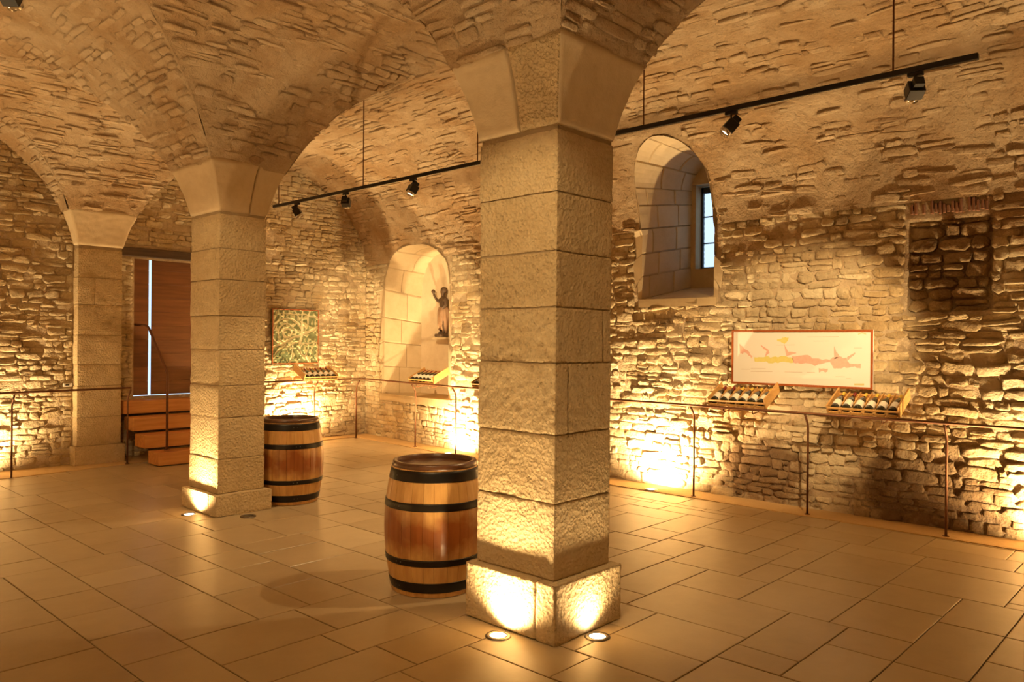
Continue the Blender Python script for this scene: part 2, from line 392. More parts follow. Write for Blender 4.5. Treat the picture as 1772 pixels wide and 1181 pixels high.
def dense(prof_):
    P = np.vstack([prof_, prof_[:1]]); out = []
    for a, b in zip(P[:-1], P[1:]):
        for t in np.linspace(0, 1, 12, endpoint=False): out.append(a*(1-t)+b*t)
    return np.array(out)
WIN = (4.34, 5.30, 2.23, 3.50, 4.03); WINB = (4.44, 5.15, 2.42, 3.62, 3.98)
NIC = (9.12, 11.0, .78, 2.60, 3.30); NICB = (9.12, 10.44, .80, 2.45, 3.22); NP = 2.4
def vx(y, z):
    """x of the room side of the right wall / east vault at (y,z)"""
    s = np.interp(np.asarray(z, float)-3.05, Z_W, S_W); return np.where(np.asarray(z) < 3.05, wx(y), wx(y)-.03-s*(wx(y)-.03-crr(y)))

# ------------------------------------------------------------------ surfaces
# east half barrel over the right wall
AV = np.concatenate([[0], np.cumsum(np.hypot(np.diff(S_W)*2.05, np.diff(Z_W)))])
def f_east(u, v):
    s = np.interp(v, AV, S_W); z = 3.05+np.interp(v, AV, Z_W); return np.stack([wx(u)-.03-s*(wx(u)-.03-crr(u)), u+0*z, z], -1)
def ok_east(u, v):
    P = f_east(u, v); return (u < 11.62) & ~in_arch(P[..., 1], P[..., 2], *WIN, m=.07) & ~in_arch(P[..., 1], P[..., 2], *NIC, p=NP, m=.05)
east = Surf(f_east, ok_east, REAR, 11.66, 0.03, AV[-1], 1)
SQ = (1.62, 2.31, 2.02, 2.87)
def f_rw(u, v):
    u = np.asarray(u, float); v = np.asarray(v, float); sq = (u > SQ[0]) & (u < SQ[1]) & (v > SQ[2]) & (v < SQ[3])
    return np.stack([wx(u)+0*v+np.where(sq, .075, 0), u+0*v, v+0*u], -1)
def ok_rw(u, v):
    sq = (u > SQ[0]-.02) & (u < SQ[1]+.02) & (v > SQ[2]) & (v < SQ[3]+.17)
    return ~in_arch(u, v, *WIN, m=.09) & ~in_arch(u, v, *NIC, p=NP, m=.06) & ~sq
rw = Surf(f_rw, ok_rw, -1.0, 11.66, 0.0, 3.07, -1)
rw.n = lambda u, v: np.broadcast_to(np.array([-.998, 0, 0]), np.broadcast(u, v).shape+(3,)).copy()
def fix(sf, u, v, toward):
    n = surf_normal(sf.fn, np.array(u), np.array(v)); p = sf.fn(np.array(u), np.array(v))
    sf.flip = 1 if np.dot(n, np.array(toward)-p) > 0 else -1
fix(east, 3.0, 1.0, (5, 3, 1.5))
# far wall
DOOR = (4.50, 6.15, .84, 2.88)
def f_fw(u, v): return np.stack([u+0*v, fy(u)+0*v, v+0*u], -1)
def n_fw(u, v): return np.broadcast_to(np.array([0, -1.0, 0]), np.broadcast(u, v).shape+(3,)).copy()
def vault_top(x):
    x = np.asarray(x, float)
    sl = np.clip((3.63-x)/(3.63-CL), 0, 1); sl2 = np.clip((x-LEFTX)/(CL-LEFTX), 0, 1)
    zl = np.where(x > CL, ZS+np.interp(sl, S_P, Z_P), 3.05+np.interp(sl2, S_W, Z_W))
    sr = np.clip((x-4.19)/(6.4-4.19), 0, 1); sr2 = np.clip((8.57-x)/(8.57-6.4), 0, 1)
    zr = np.where(x < 6.4, ZS+np.interp(sr, S_P, Z_P), 3.05+np.interp(sr2, S_W, Z_W))
    return np.where(x < 3.9, zl, zr)
def ok_fw(u, v):
    door = (u > DOOR[0]-.03) & (u < DOOR[1]+.03) & (v > DOOR[2]-.03) & (v < 3.03)
    beam = (u > 4.1) & (u < 6.5) & (v > 2.86) & (v < 3.03)
    pil = (u > P3['x0']-.02) & (u < P3['x1']+.02)
    return ~door & ~beam & ~pil & (v < vault_top(u)+.03)
fw = Surf(f_fw, ok_fw, 1.6, 8.62, 0.0, 4.66, 1); fw.n = lambda u, v: n_fw(u, v)
# pillar fans
def fan_x(p, sg, ylo, yhi):
    """web springing from the -X (sg=-1) or +X (sg=1) face; courses run along Y"""
    AW = np.concatenate([[0], np.cumsum(np.hypot(np.diff(S_P)*2.15, np.diff(Z_P)))])
    xf = p['x0'] if sg < 0 else p['x1']
    def fn(u, v):
        s = np.interp(v, AW, S_P); z = ZS+np.interp(v, AW, Z_P); tgt = CL if sg < 0 else crr(u)
        return np.stack([xf+s*(tgt-xf)+0*u, u+0*z, z+0*u], -1)
    def lo(s): return p['y0']+s*(ylo-p['y0'])
    def hi(s): return p['y1']+s*(yhi-p['y1'])
    if p is P3:
        hi = lambda s: (11.44 if sg < 0 else 11.67)+0*s
    def ok(u, v): s = np.interp(v, AW, S_P); return (u > lo(s)) & (u < hi(s)) & (v > .5)
    sf = Surf(fn, ok, ylo-.01, yhi+.01 if p is not P3 else 11.68, .5, AW[-1]); fix(sf, (p['y0']+p['y1'])/2, .8, (xf+sg*1.2, (p['y0']+p['y1'])/2, 1.5))
    sf.AW = AW; sf.lo = lo; sf.hi = hi; sf.kind = 'x'; return sf
def fan_y(p, sg, yc):
    """web springing from the -Y / +Y face; courses run along X"""
    AW = np.concatenate([[0], np.cumsum(np.hypot(np.diff(S_P)*1.87, np.diff(Z_P)))])
    yf = p['y0'] if sg < 0 else p['y1']
    def fn(u, v):
        s = np.interp(v, AW, S_P); z = ZS+np.interp(v, AW, Z_P); return np.stack([u+0*z, yf+s*(yc-yf)+0*u, z+0*u], -1)
    def lo(s): return p['x0']+s*(CL-p['x0'])
    def hi(s): return p['x1']+s*(crr(yf+s*(yc-yf))-p['x1'])
    def ok(u, v): s = np.interp(v, AW, S_P); return (u > lo(s)) & (u < hi(s)) & (v > .5)
    sf = Surf(fn, ok, CL, 6.5, .5, AW[-1]); fix(sf, (p['x0']+p['x1'])/2, .8, ((p['x0']+p['x1'])/2, yf+sg*1.2, 1.5))
    sf.AW = AW; sf.lo = lo; sf.hi = hi; sf.kind = 'y'; return sf
APX = {'a': -3.2, 'b': .95, 'c': 5.31, 'd': 9.5}
FANS = []
for p, lo, hi in ((P0, APX['a'], APX['b']), (P1, APX['b'], APX['c']), (P2, APX['c'], APX['d'])):
    FANS += [(p, fan_x(p, -1, lo, hi)), (p, fan_x(p, 1, lo, hi)), (p, fan_y(p, -1, lo)), (p, fan_y(p, 1, hi))]
FANS += [(P3, fan_x(P3, -1, APX['d'], 11.65)), (P3, fan_x(P3, 1, APX['d'], 11.65)), (P3, fan_y(P3, -1, APX['d']))]

# ------------------------------------------------------------------ ceiling
VCAP = .50
def mgrid(sf, v0, v1, nu, nv):
    v = np.linspace(v0, v1, nv); s = np.interp(v, sf.AW, S_P); t = np.linspace(0, 1, nu)
    lo = sf.lo(s); hi = sf.hi(s); u = lo[None]+(hi-lo)[None]*t[:, None]; return u, np.broadcast_to(v[None], u.shape)
parts = []
for p, sf in FANS:
    big = p in (P1, P2) or p is P3
    u, v = mgrid(sf, VCAP-.03, sf.AW[-1], 130 if big else 30, 80 if big else 20); parts.append((sf.fn, sf.n, u, v))
y = np.arange(REAR, 11.68, .035); v = np.arange(0, AV[-1]+.03, .035); v[-1] = AV[-1]
Ug, Vg = np.meshgrid(y, v, indexing='ij'); parts.append((east.fn, east.n, Ug, Vg))
snap_win = (lambda V: in_arch(V[:, 1], V[:, 2], *WIN) & (V[:, 0] > 7.2), dense(arch_profile(*WIN)), 0)
snap_nic = (lambda V: in_arch(V[:, 1], V[:, 2], *NIC, p=NP) & (V[:, 0] > 7.2), dense(arch_profile(*NIC, p=NP)), 0)
AWl = np.concatenate([[0], np.cumsum(np.hypot(np.diff(S_W)*2.2, np.diff(Z_W)))])
def f_west(u, v):
    s = np.interp(v, AWl, S_W); return np.stack([LEFTX+s*(CL-LEFTX)+0*u, u+0*v, 3.05+np.interp(v, AWl, Z_W)+0*u], -1)
west = Surf(f_west, None, 0, 1, 0, 1); fix(west, 3.0, 1.0, (1, 3, 1.5))
yy = np.arange(REAR, 11.5, .15); vv = np.linspace(0, AWl[-1], 16); a, b = np.meshgrid(yy, vv, indexing='ij'); parts.append((west.fn, west.n, a, b))
ceiling = sheet(parts, 0, .016, 3, 'ceiling', M_vmortar, snaps=[snap_win, snap_nic])
G = []
for i, (p, sf) in enumerate(FANS):
    if p is P0: continue
    sf2 = sf
    V, T, A = stones(sf2, ch=(.04, .09), wl=(.12, .42), gap=.008, hh=(-.008, .024), skip=.22, seed=40+i, wob=.03, tilt=.55, rough=.5)
    G.append((V, T))
V, T, A = stones(Surf(f_east, ok_east, .0, 11.64, .03, AV[-1], east.flip), ch=(.045, .095), wl=(.12, .45), gap=.008, hh=(-.009, .020), skip=.22, seed=77, wob=.03, tilt=.55, rough=.5)
G.append((V, T))
place_stones(ceiling, G, M_vstone)

# ------------------------------------------------------------------ walls
y = np.arange(-3.2, 11.68, .03); z = np.arange(0, 3.09, .03); Ug, Vg = np.meshgrid(y, z, indexing='ij')
wall_right = sheet([(rw.fn, rw.n, Ug, Vg)], 0, .012, 9, 'wall_right', M_mortar, snaps=[snap_win, snap_nic])
G = []
rws = Surf(f_rw, ok_rw, .0, 11.64, .0, 3.07); rws.n = rw.n
V, T, A = stones(rws, ch=(.055, .125), wl=(.11, .34), gap=.007, hh=(.004, .030), skip=.04, seed=5, wob=.03, tilt=.42, rough=.7)
G.append((V, T))
# the walled-up square opening: darker rubble set back in a shallow recess
def f_sq(u, v): return np.stack([8.055+0*u+0*v, u+0*v, v+0*u], -1)
sqs = Surf(f_sq, lambda u, v: (u > SQ[0]) & (u < SQ[1]), SQ[0]-.02, SQ[1]+.02, SQ[2], SQ[3]); sqs.n = rw.n
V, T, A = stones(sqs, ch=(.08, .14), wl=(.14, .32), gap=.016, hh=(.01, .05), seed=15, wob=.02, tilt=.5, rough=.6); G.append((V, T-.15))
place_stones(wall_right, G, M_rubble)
k = 0
for yy in np.linspace(1.66, 2.28, 19):       # row of soldier bricks over the walled-up opening
    if random.random() < .68:
        mb = MB(); hz = random.uniform(.08, .14); mb.box(7.972+random.uniform(0, .012), 8.03, yy-.012, yy+.010, 2.915+random.uniform(0, .03), 2.915+hz, .004)
        mb.obj('brick', M_brick, wall_right)
    k += 1

x = np.concatenate([np.arange(LEFTX, 3.9, .03), np.arange(3.901, 8.66, .03)]); z = np.arange(0, 4.70, .03); Ug, Vg = np.meshgrid(x, z, indexing='ij')
P = f_fw(Ug, Vg); P[..., 1] -= fbm(P, 3.0, 19, 4)*.012; Fc = grid_faces(*Ug.shape); Vv = P.reshape(-1, 3)
ins = (Vv[:, 0] > DOOR[0]) & (Vv[:, 0] < DOOR[1]) & (Vv[:, 2] > DOOR[2]) & (Vv[:, 2] < DOOR[3])
wall_far = struct('wall_far', Vv, Fc[~(ins[Fc].sum(1) >= 3)], M_mortar, None, True)
V, T, A = stones(fw, ch=(.05, .11), wl=(.10, .32), gap=.007, hh=(.004, .027), skip=.04, seed=25, wob=.03, tilt=.42, rough=.7)
place_stones(wall_far, [(V, T)], M_rubble)
mb = MB(); mb.put([(LEFTX, REAR, -.02), (LEFTX, 12.05, -.02), (LEFTX, 12.05, 4.75), (LEFTX, REAR, 4.75)], [(0, 1, 2, 3)])
o = mb.obj('wall_left', M_mortar); o['kind'] = 'structure'
mb = MB(); mb.put([(LEFTX, REAR, -.02), (9.2, REAR, -.02), (9.2, REAR, 4.75), (LEFTX, REAR, 4.75)], [(0, 1, 2, 3)])
o = mb.obj('wall_rear', M_mortar); o['kind'] = 'structure'

# unseen shell added to block sky leaks; open at the window and door gap
mb = MB(); mb.box(LEFTX-.3, 9.2, REAR-.3, 12.1, 4.75, 4.85); mb.obj('light_block_roof', M_mortar, ceiling)
mb = MB(); mb.box(9.07, 9.2, REAR-.3, 4.32, -.06, 4.75); mb.box(9.07, 9.2, 5.60, 12.1, -.06, 4.75); mb.box(9.07, 9.2, 4.32, 5.60, -.06, 2.40); mb.box(9.07, 9.2, 4.32, 5.60, 4.0, 4.75)
mb.obj('light_block_wall', M_mortar, wall_right)
mb = MB(); mb.box(LEFTX-.3, 4.42, 12.0, 12.1, -.06, 4.75); mb.box(6.2, 9.11, 12.0, 12.1, -.06, 4.75); mb.box(4.42, 6.2, 12.0, 12.1, -.06, .74); mb.box(4.45, 6.2, 12.0, 12.1, 2.99, 4.75)
mb.obj('light_block_wall', M_mortar, wall_far)
# ------------------------------------------------------------------ floor
base = MB().box(LEFTX, 8.7, REAR, 11.7, -.06, -.012); floor = base.obj('floor', M_grout); floor['kind'] = 'structure'
UN = .12
gx0, gy0 = 3.75-36*UN, .99-12*UN; NX, NY = int((8.3-gx0)/UN), int((11.4-gy0)/UN)
occ = np.zeros((NX, NY), bool); rg = random.Random(5); tiles = []
def lay(i0, i1, j0, j1): occ[i0:i1, j0:j1] = True; tiles.append((gx0+i0*UN, gx0+i1*UN, gy0+j0*UN, gy0+j1*UN))
KNOWN = [(4.23, 4.83, 2.07, 2.91), (3.75, 4.23, 2.07, 2.67), (4.11, 4.83, 1.71, 2.07), (4.83, 5.43, 1.83, 2.43), (4.83, 5.31, 2.43, 2.91), (5.31, 5.79, 2.43, 2.67), (4.47, 5.31, 2.91, 3.27),
         (5.31, 5.91, 2.67, 3.27), (5.91, 6.39, 2.67, 2.91), (5.91, 6.51, 2.91, 3.63), (5.43, 5.91, 3.27, 3.63), (5.79, 6.15, 3.63, 3.99), (6.15, 6.87, 3.63, 3.99), (6.51, 7.11, 3.27, 3.63),
         (4.83, 5.43, 1.35, 1.83), (5.43, 5.91, 1.35, 1.83), (4.47, 4.83, 1.35, 1.71), (5.43, 5.79, 1.83, 2.43), (4.47, 5.31, .99, 1.35), (5.91, 6.51, 1.11, 1.83), (5.31, 5.91, .99, 1.35), (5.79, 6.51, 1.83, 2.43)]
for (x0, x1, y0, y1) in KNOWN:
    i0, i1, j0, j1 = [int(round(v_/UN)) for v_ in (x0-gx0, x1-gx0, y0-gy0, y1-gy0)]
    if not occ[i0:i1, j0:j1].any(): lay(i0, i1, j0, j1)
for j in range(NY):
    for i in range(NX):
        if occ[i, j]: continue
        wfree = 0
        while i+wfree < NX and wfree < 12 and not occ[i+wfree, j]: wfree += 1
        aw = [a for a in (3, 4, 5, 6) if a == wfree or wfree-a >= 3] or [wfree]
        a_ = rg.choice(aw)
        hfree = 1
        while j+hfree < NY and hfree < 9 and not occ[i:i+a_, j+hfree].any(): hfree += 1
        bh = [b for b in ((3, 4, 5) if a_ > 4 else (4, 5, 6) if a_ == 3 else (3, 4, 5, 6)) if b == hfree or hfree-b >= 3] or [hfree]
        b_ = rg.choice(bh); lay(i, i+a_, j, j+b_)
def stripx(y): return wx(y)-.38
FARS = 10.86
def far_strip_y(x): return 10.80+(x-2.6)*.115 if x < 8.4 else 11.4
tl = []
for (x0, x1, y0, y1) in tiles:
    x1_ = min(x1, float(stripx((y0+y1)/2))+.02)
    if x1_-x0 < .04 or x1-x0 < .04: continue
    yl = min(y1, far_strip_y((x0+x1)/2)+.02)
    if yl-y0 < .04: continue
    tl.append((x0, x1_, y0, yl))
def tile_mesh(x0, x1, y0, y1, dz):
    g, c = .0035, .004
    r = [(x0+g, x1-g, y0+g, y1-g, -.012), (x0+g, x1-g, y0+g, y1-g, dz-.002), (x0+g+c, x1-g-c, y0+g+c, y1-g-c, dz)]
    V = []; Fc = []
    for (a, b, c_, d, z) in r: V += [(a, c_, z), (b, c_, z), (b, d, z), (a, d, z)]
    for k in range(2):
        for q in range(4): Fc.append((k*4+q, k*4+(q+1) % 4, k*4+4+(q+1) % 4, k*4+4+q))
    Fc.append((8, 9, 10, 11)); return V, Fc
vis = []
for t in tl:
    c = np.array([[a, b, 0] for a in t[:2] for b in t[2:]]); px, py, d = project(c)
    ok = d.min() > .3 and px.max() > 0 and px.min() < 1772 and py.min() < 1181
    vis.append(((px.max()-px.min())*(py.max()-py.min()) if ok else 0))
order = np.argsort(-np.array(vis)); rest = MB(); rt = []
for n_, i in enumerate(order):
    V, Fc = tile_mesh(*tl[i], rg.uniform(-.0012, .0012)); tn = min(.9, max(.1, rg.gauss(.5, .13)))
    if n_ < 300 and vis[i] > 0: add('floor_tile', V, Fc, M_tile, floor, False, np.full(12, tn))
    else: rest.put(V, Fc); rt += [tn]*12
o = add('floor_tiles', rest.v, rest.f, M_tile, floor, False, rt); o['kind'] = 'stuff'
# sandy timber strip along the foot of the walls, railings stand on it
mb = MB(); ys = np.linspace(REAR, 11.6, 60); V = []; Fc = []
for yv in ys: V += [(float(stripx(yv)), yv, -.01), (float(stripx(yv)), yv, .008), (float(stripx(yv))+.03, yv, .012), (float(wx(yv))+.02, yv, .010)]
for i in range(len(ys)-1):
    for q in range(3): Fc.append((i*4+q, i*4+q+1, i*4+5+q, i*4+4+q))
o = mb.put(V, Fc).obj('trim_1', M_strip); o['kind'] = 'structure'
mb = MB(); xs = np.linspace(LEFTX, 8.35, 60); V = []; Fc = []
for xv in xs: V += [(xv, far_strip_y(xv), -.01), (xv, far_strip_y(xv), .006), (xv, far_strip_y(xv)+.03, .010), (xv, 11.7, .010)]
for i in range(len(xs)-1):
    for q in range(3): Fc.append((i*4+q, i*4+q+1, i*4+5+q, i*4+4+q))
o = mb.put(V, Fc).obj('trim_2', M_strip); o['kind'] = 'structure'

# ------------------------------------------------------------------ pillars
def block(x0, x1, y0, y1, z0, z1, mat, parent, name='stone_block', res=.02, amp=.005, rnd=.008, tone=.5, seed=0, margin=None):
    """hammered block: gridded box, rounded arrises, rough faces"""
    V = []; Fc = []; b = 0
    dims = ((x0, x1), (y0, y1), (z0, z1)); c = np.array([(x0+x1)/2, (y0+y1)/2, (z0+z1)/2]); hs = np.array([(x1-x0)/2, (y1-y0)/2, (z1-z0)/2])
    for ax in range(3):
        for sg in (-1, 1):
            a, e = [k for k in range(3) if k != ax]
            r_ = res if ax != 2 else .08
            na = max(3, int(2*hs[a]/r_)+1); ne = max(3, int(2*hs[e]/r_)+1)
            A, E_ = np.meshgrid(np.linspace(-1, 1, na), np.linspace(-1, 1, ne), indexing='ij')
            P = np.zeros(A.shape+(3,)); P[..., a] = A*hs[a]; P[..., e] = E_*hs[e]; P[..., ax] = sg*hs[ax]
            inner = np.clip(P, -(hs-rnd), hs-rnd); dlt = P-inner; L_ = np.linalg.norm(dlt, axis=-1, keepdims=True); P = inner+dlt/np.maximum(L_, 1e-9)*rnd
            W = P+c; n = dlt/np.maximum(L_, 1e-9)
            ds = fbm(W, 45, seed, 2)*amp*.45+fbm(W, 5, seed+9, 2)*amp*.6
            W = W+n*ds[..., None]
            f = grid_faces(na, ne)
            if sg < 0: f = f[:, ::-1]
            V.append(W.reshape(-1, 3)); Fc.append(f+b); b += W.shape[0]*W.shape[1]
    V = np.concatenate(V); return add(name, V, np.concatenate(Fc), mat, parent, True, np.full(len(V), tone))
def cap_piece(sf, parent, v0, v1, t0, t1, mat, tone, nu=24, nv=24, amp=.004, name='springer_stone'):
    u, v = mgrid(sf, v0, v1, nu, nv); s = np.interp(v[0], sf.AW, S_P); lo, hi = sf.lo(s), sf.hi(s)
    t = t0+(t1-t0)*np.concatenate([[0, .015], np.linspace(.04, .96, nu-4), [.985, 1]]); u = lo[None]+(hi-lo)[None]*t[:, None]
    P = sf.fn(u, v); n = sf.n(u, v); I = np.arange(nu)[:, None]; e = np.minimum.reduce([np.broadcast_to(I if t0 > 0 else I*0+9, u.shape), np.broadcast_to(nu-1-I if t1 < 1 else I*0+9, u.shape), np.broadcast_to(np.arange(nv)[None], u.shape), np.broadcast_to((nv-1-np.arange(nv))[None], u.shape)])
    h = np.where(e == 0, -.03, np.where(e == 1, .002, .008))+np.where(e > 0, fbm(P, 26, 5, 3)*amp, 0)
    crn = np.zeros(u.shape, bool); crn[0] |= t0 <= 0; crn[-1] |= t1 >= 1; h = np.where(crn & (e > 0), 0, h)
    P = P+n*h[..., None]
    add(name, P.reshape(-1, 3), grid_faces(nu, nv), mat, parent, True, np.full(nu*nv, tone))
def pillar(p, joints, label, plinth, fans, splits=(), res=.02, name='stone_pillar', pl_top=None, hammered=True):
    cx, cy = (p['x0']+p['x1'])/2, (p['y0']+p['y1'])/2
    T = thing(name, label, 'pillar', (0, 0, 0))
    rg = random.Random(int(cy*10))
    x0, x1, y0, y1, zt = plinth
    mb = MB().box(p['x0']+.007, p['x1']-.007, p['y0']+.007, p['y1']-.007, 0.02, ZS+.45); mb.obj('mortar_core', M_joint, T)
    zz = [zt]+joints
    sx = rg.uniform(.3, .7)
    if name == 'stone_pillar':
        ys_ = y0+(y1-y0)*.20
        block(x0, x1, y0, ys_-.002, 0, zt-.003, M_ashlar, T, 'plinth_stone', res, .005, .012, rg.uniform(.45, .65), 1)
        block(x0, x1, ys_+.002, y1, 0, zt-.003, M_ashlar, T, 'plinth_stone', res, .005, .015, rg.uniform(.45, .65), 2)
    else: block(x0, x1, y0, y1, 0, zt-.003, M_ashlar, T, 'plinth_stone', res, .005, .015, .5, 1)
    for i in range(len(zz)-1):
        a, b = zz[i], zz[i+1]; m = M_ashlar if hammered and i != 99 else M_ashsm
        tn = rg.uniform(.38, .62); j = .0022
        k = rg.uniform(-.004, .004)
        ex = (p['x0']+k, p['x1']-k*.5, p['y0']+k*.6, p['y1']-k)
        sp = dict(splits).get(i)
        if sp:
            ax, t = sp
            if ax == 'x':
                m_ = ex[0]+(ex[1]-ex[0])*t
                block(ex[0], m_-.003, ex[2], ex[3], a+j, b-j, m, T, res=res, tone=tn, seed=i); block(m_+.003, ex[1], ex[2], ex[3], a+j, b-j, m, T, res=res, tone=tn-.05, seed=i+3)
            else:
                m_ = ex[2]+(ex[3]-ex[2])*t
                block(ex[0], ex[1], ex[2], m_-.003, a+j, b-j, m, T, res=res, tone=tn, seed=i); block(ex[0], ex[1], m_+.003, ex[3], a+j, b-j, m, T, res=res, tone=tn-.05, seed=i+3)
        else: block(*ex, a+j, b-j, m, T, res=res, tone=tn, seed=i)
    for sf, cuts, mats in fans:
        c = [0]+list(cuts)+[1]
        for q in range(len(c)-1): cap_piece(sf, T, .004, VCAP+.02, c[q]+(.004 if q else 0), c[q+1]-(.004 if q < len(c)-2 else 0), mats[q % len(mats)], rg.uniform(.42, .6))
    return T
F1 = [sf for p, sf in FANS if p is P1]; F2 = [sf for p, sf in FANS if p is P2]; F3 = [sf for p, sf in FANS if p is P3]; F0 = [sf for p, sf in FANS if p is P0]
pillar(P1, [.78, 1.17, 1.58, 1.90, 2.22, 2.56, 2.915], 'large square limestone pillar in front, hammered blocks, lit by two floor lamps', (3.345, 3.985, 2.775, 3.50, .345),
       [(F1[0], (.46,), (M_ashlar, M_ashsm)), (F1[1], (), (M_ashsm,)), (F1[2], (), (M_ashsm,)), (F1[3], (), (M_ashsm,))], splits=((2, ('x', .22)), (3, ('x', .85)),), res=.011)
pillar(P2, [.54, .94, 1.25, 1.60, 1.93, 2.28, 2.58, 2.915], 'slimmer square limestone pillar behind on the left, next to the far barrel', (3.505, 4.10, 7.10, 7.84, .21),
       [(F2[0], (), (M_ashsm,)), (F2[1], (), (M_ashsm,)), (F2[2], (.62,), (M_ashsm,)), (F2[3], (), (M_ashsm,))], res=.02)
pillar(P3, [.64, 1.06, 1.35, 1.74, 2.15, 2.51, 2.90], 'flat limestone pilaster against the far wall, left of the wooden door', (3.595, 4.235, 11.21, 11.65, .26),
       [(F3[0], (), (M_ashsm,)), (F3[1], (), (M_ashsm,)), (F3[2], (), (M_ashsm,))], splits=((5, ('x', .38)),), res=.03, name='stone_pilaster')
pillar(P0, [.8, 1.2, 1.6, 1.9, 2.2, 2.55, 2.915], 'square limestone pillar behind the viewer', (3.345, 3.985, -1.60, -.88, .345),
       [(f, (), (M_ashsm,)) for f in F0], res=.06)

# ------------------------------------------------------------------ embrasures
def embrasure(parent, fr, bk, p, xb, rows, depth_cuts, seed, sill_name, mat=M_ashsm, front_off=.015, lipq=(-1, 99)):
    pf = arch_profile(*fr, p=p); pb = arch_profile(*bk, p=p); n = len(pf)
    cen = np.array([(fr[0]+fr[1])/2, (fr[2]+fr[4])/2])
    def loft(q, d):   # q index (float) around profile, d 0..1
        q = np.asarray(q, float); i = np.clip(np.floor(q).astype(int), 0, n-2); t = q-i
        f_ = pf[i]*(1-t)[..., None]+pf[i+1]*t[..., None]; b_ = pb[i]*(1-t)[..., None]+pb[i+1]*t[..., None]
        xf = vx(f_[..., 0], f_[..., 1])-front_off; yz = f_*(1-d)[..., None]+b_*d[..., None]; xx = xf*(1-d)+xb*d
        return np.stack([xx, yz[..., 0], yz[..., 1]], -1)
    q = np.linspace(0, n-1, n*2); d = np.linspace(0, 1, 8); Q, D = np.meshgrid(q, d, indexing='ij')
    P = loft(Q, D); out = np.stack([np.zeros(Q.shape), P[..., 1]-cen[0], P[..., 2]-cen[1]], -1); out /= np.linalg.norm(out, axis=-1, keepdims=True)
    add('jamb_mortar', (P+out*.02).reshape(-1, 3), grid_faces(*Q.shape), M_joint, parent, True)
    rg = random.Random(seed); cuts = rows
    for k in range(len(cuts)-1):
        dc = [0]+sorted(set(round(c+rg.uniform(-.08, .08), 3) for c in depth_cuts))+[1]
        if k % 2: dc = [0]+[min(.9, c+.18) for c in dc[1:-1]]+[1]
        for m in range(len(dc)-1):
            g = .012; q0, q1 = cuts[k]+g, cuts[k+1]-g; d0, d1 = dc[m]+(.002 if m else 0), dc[m+1]-.002
            ea = np.concatenate([[0], np.linspace(.035, .965, 6), [1]]); eb = np.concatenate([[0], np.linspace(.03, .97, 4), [1]])
            Q, D = np.meshgrid(q0+(q1-q0)*ea, d0+(d1-d0)*eb, indexing='ij'); P = loft(Q, D)
            out = np.stack([np.zeros(Q.shape), P[..., 1]-cen[0], P[..., 2]-cen[1]], -1); out /= np.linalg.norm(out, axis=-1, keepdims=True)
            h = np.zeros(Q.shape); h[0] = h[-1] = .025; h[:, 0 if m else 0] = (.025 if m else 0); h[:, -1] = .025
            h += fbm(P, 9, seed, 2)*.004+rg.uniform(-.003, .003)
            V = (P+out*h[..., None]).reshape(-1, 3); Fc = grid_faces(8, 6).tolist()
            if m == 0 and not (lipq[0] < q0 < lipq[1]):   # front lip wrapping onto the wall face
                b = len(V); lip = P[:, 0]+out[:, 0]*np.array(.10+.06*(k % 2)); lip[:, 0] = vx(lip[:, 1], lip[:, 2])-front_off-.004
                lip2 = lip.copy(); lip2[:, 0] += .04
                V = np.concatenate([V, lip, lip2])
                for i in range(7): Fc.append((i*6, (i+1)*6, b+i+1, b+i)); Fc.append((b+i, b+i+1, b+8+i+1, b+8+i))
            add('jamb_stone', V, Fc, mat, parent, False, np.full(len(V), rg.uniform(.35, .65)))
    return pf, pb, loft
# window_1: deep round-headed window in the right wall
root = bpy.data.objects.new('window_1', None); COL.objects.link(root); root['kind'] = 'structure'
nseg = len(arch_profile(*WIN))-1
rows = [0, 1.3, 2.6, 4.0, 5.3, 6.5, 9.5, 13, 16.5, 19.5, 22, 23.3, 24.6, 25.8, 27, nseg]
pf, pb, _ = embrasure(root, WIN, WINB, 2.0, 8.90, rows, [.18, .62], 3, 'sill', lipq=(2.7, 25.5))
mb = MB(); sx = float(wx(4.8)); mb.put([(sx-.03, 4.30, 2.225), (sx-.03, 5.34, 2.225), (8.92, 5.12, 2.42), (8.92, 4.44, 2.42), (sx-.03, 4.30, 2.13), (sx-.03, 5.34, 2.13), (8.92, 5.12, 2.2), (8.92, 4.44, 2.2)],
     [(0, 1, 2, 3), (0, 4, 5, 1), (1, 5, 6, 2), (3, 7, 4, 0)]); o = mb.obj('sill_stone', M_ashsm, root)
PY0, PY1, PZ0, PZ1 = 4.50, 5.09, 2.65, 3.70       # glazed opening
mb = MB().box(8.88, 9.07, 4.3, 5.7, 2.2, PZ0); mb.obj('back_stone', M_ashsm, root)
mb = MB().box(8.86, 9.07, 4.3, 5.7, PZ1+.02, 4.2); mb.obj('lintel_stone', M_ashsm, root)
mb = MB().box(8.88, 9.07, PY1, 5.7, PZ0, PZ1+.02); mb.obj('back_stone', M_ashsm, root)
mb = MB().box(8.88, 9.07, 4.3, PY0, PZ0, PZ1+.02); mb.obj('back_stone', M_ashsm, root)
mb = MB(); 
for b_ in ((PY0, PY0+.03, PZ0, PZ1), (PY1-.025, PY1, PZ0, PZ1), (PY0, PY1, PZ0, PZ0+.03), (PY0, PY1, PZ1-.07, PZ1+.01)): mb.box(9.02, 9.06, *b_)
mb.obj('window_frame', M_leadd, root)
MB().box(9.025, 9.05, 4.80, 4.818, PZ0, PZ1).obj('glazing_bar', M_leadd, root)
for zb in (2.98, 3.32): MB().box(9.025, 9.05, PY0, PY1, zb, zb+.014).obj('glazing_bar', M_leadd, root)
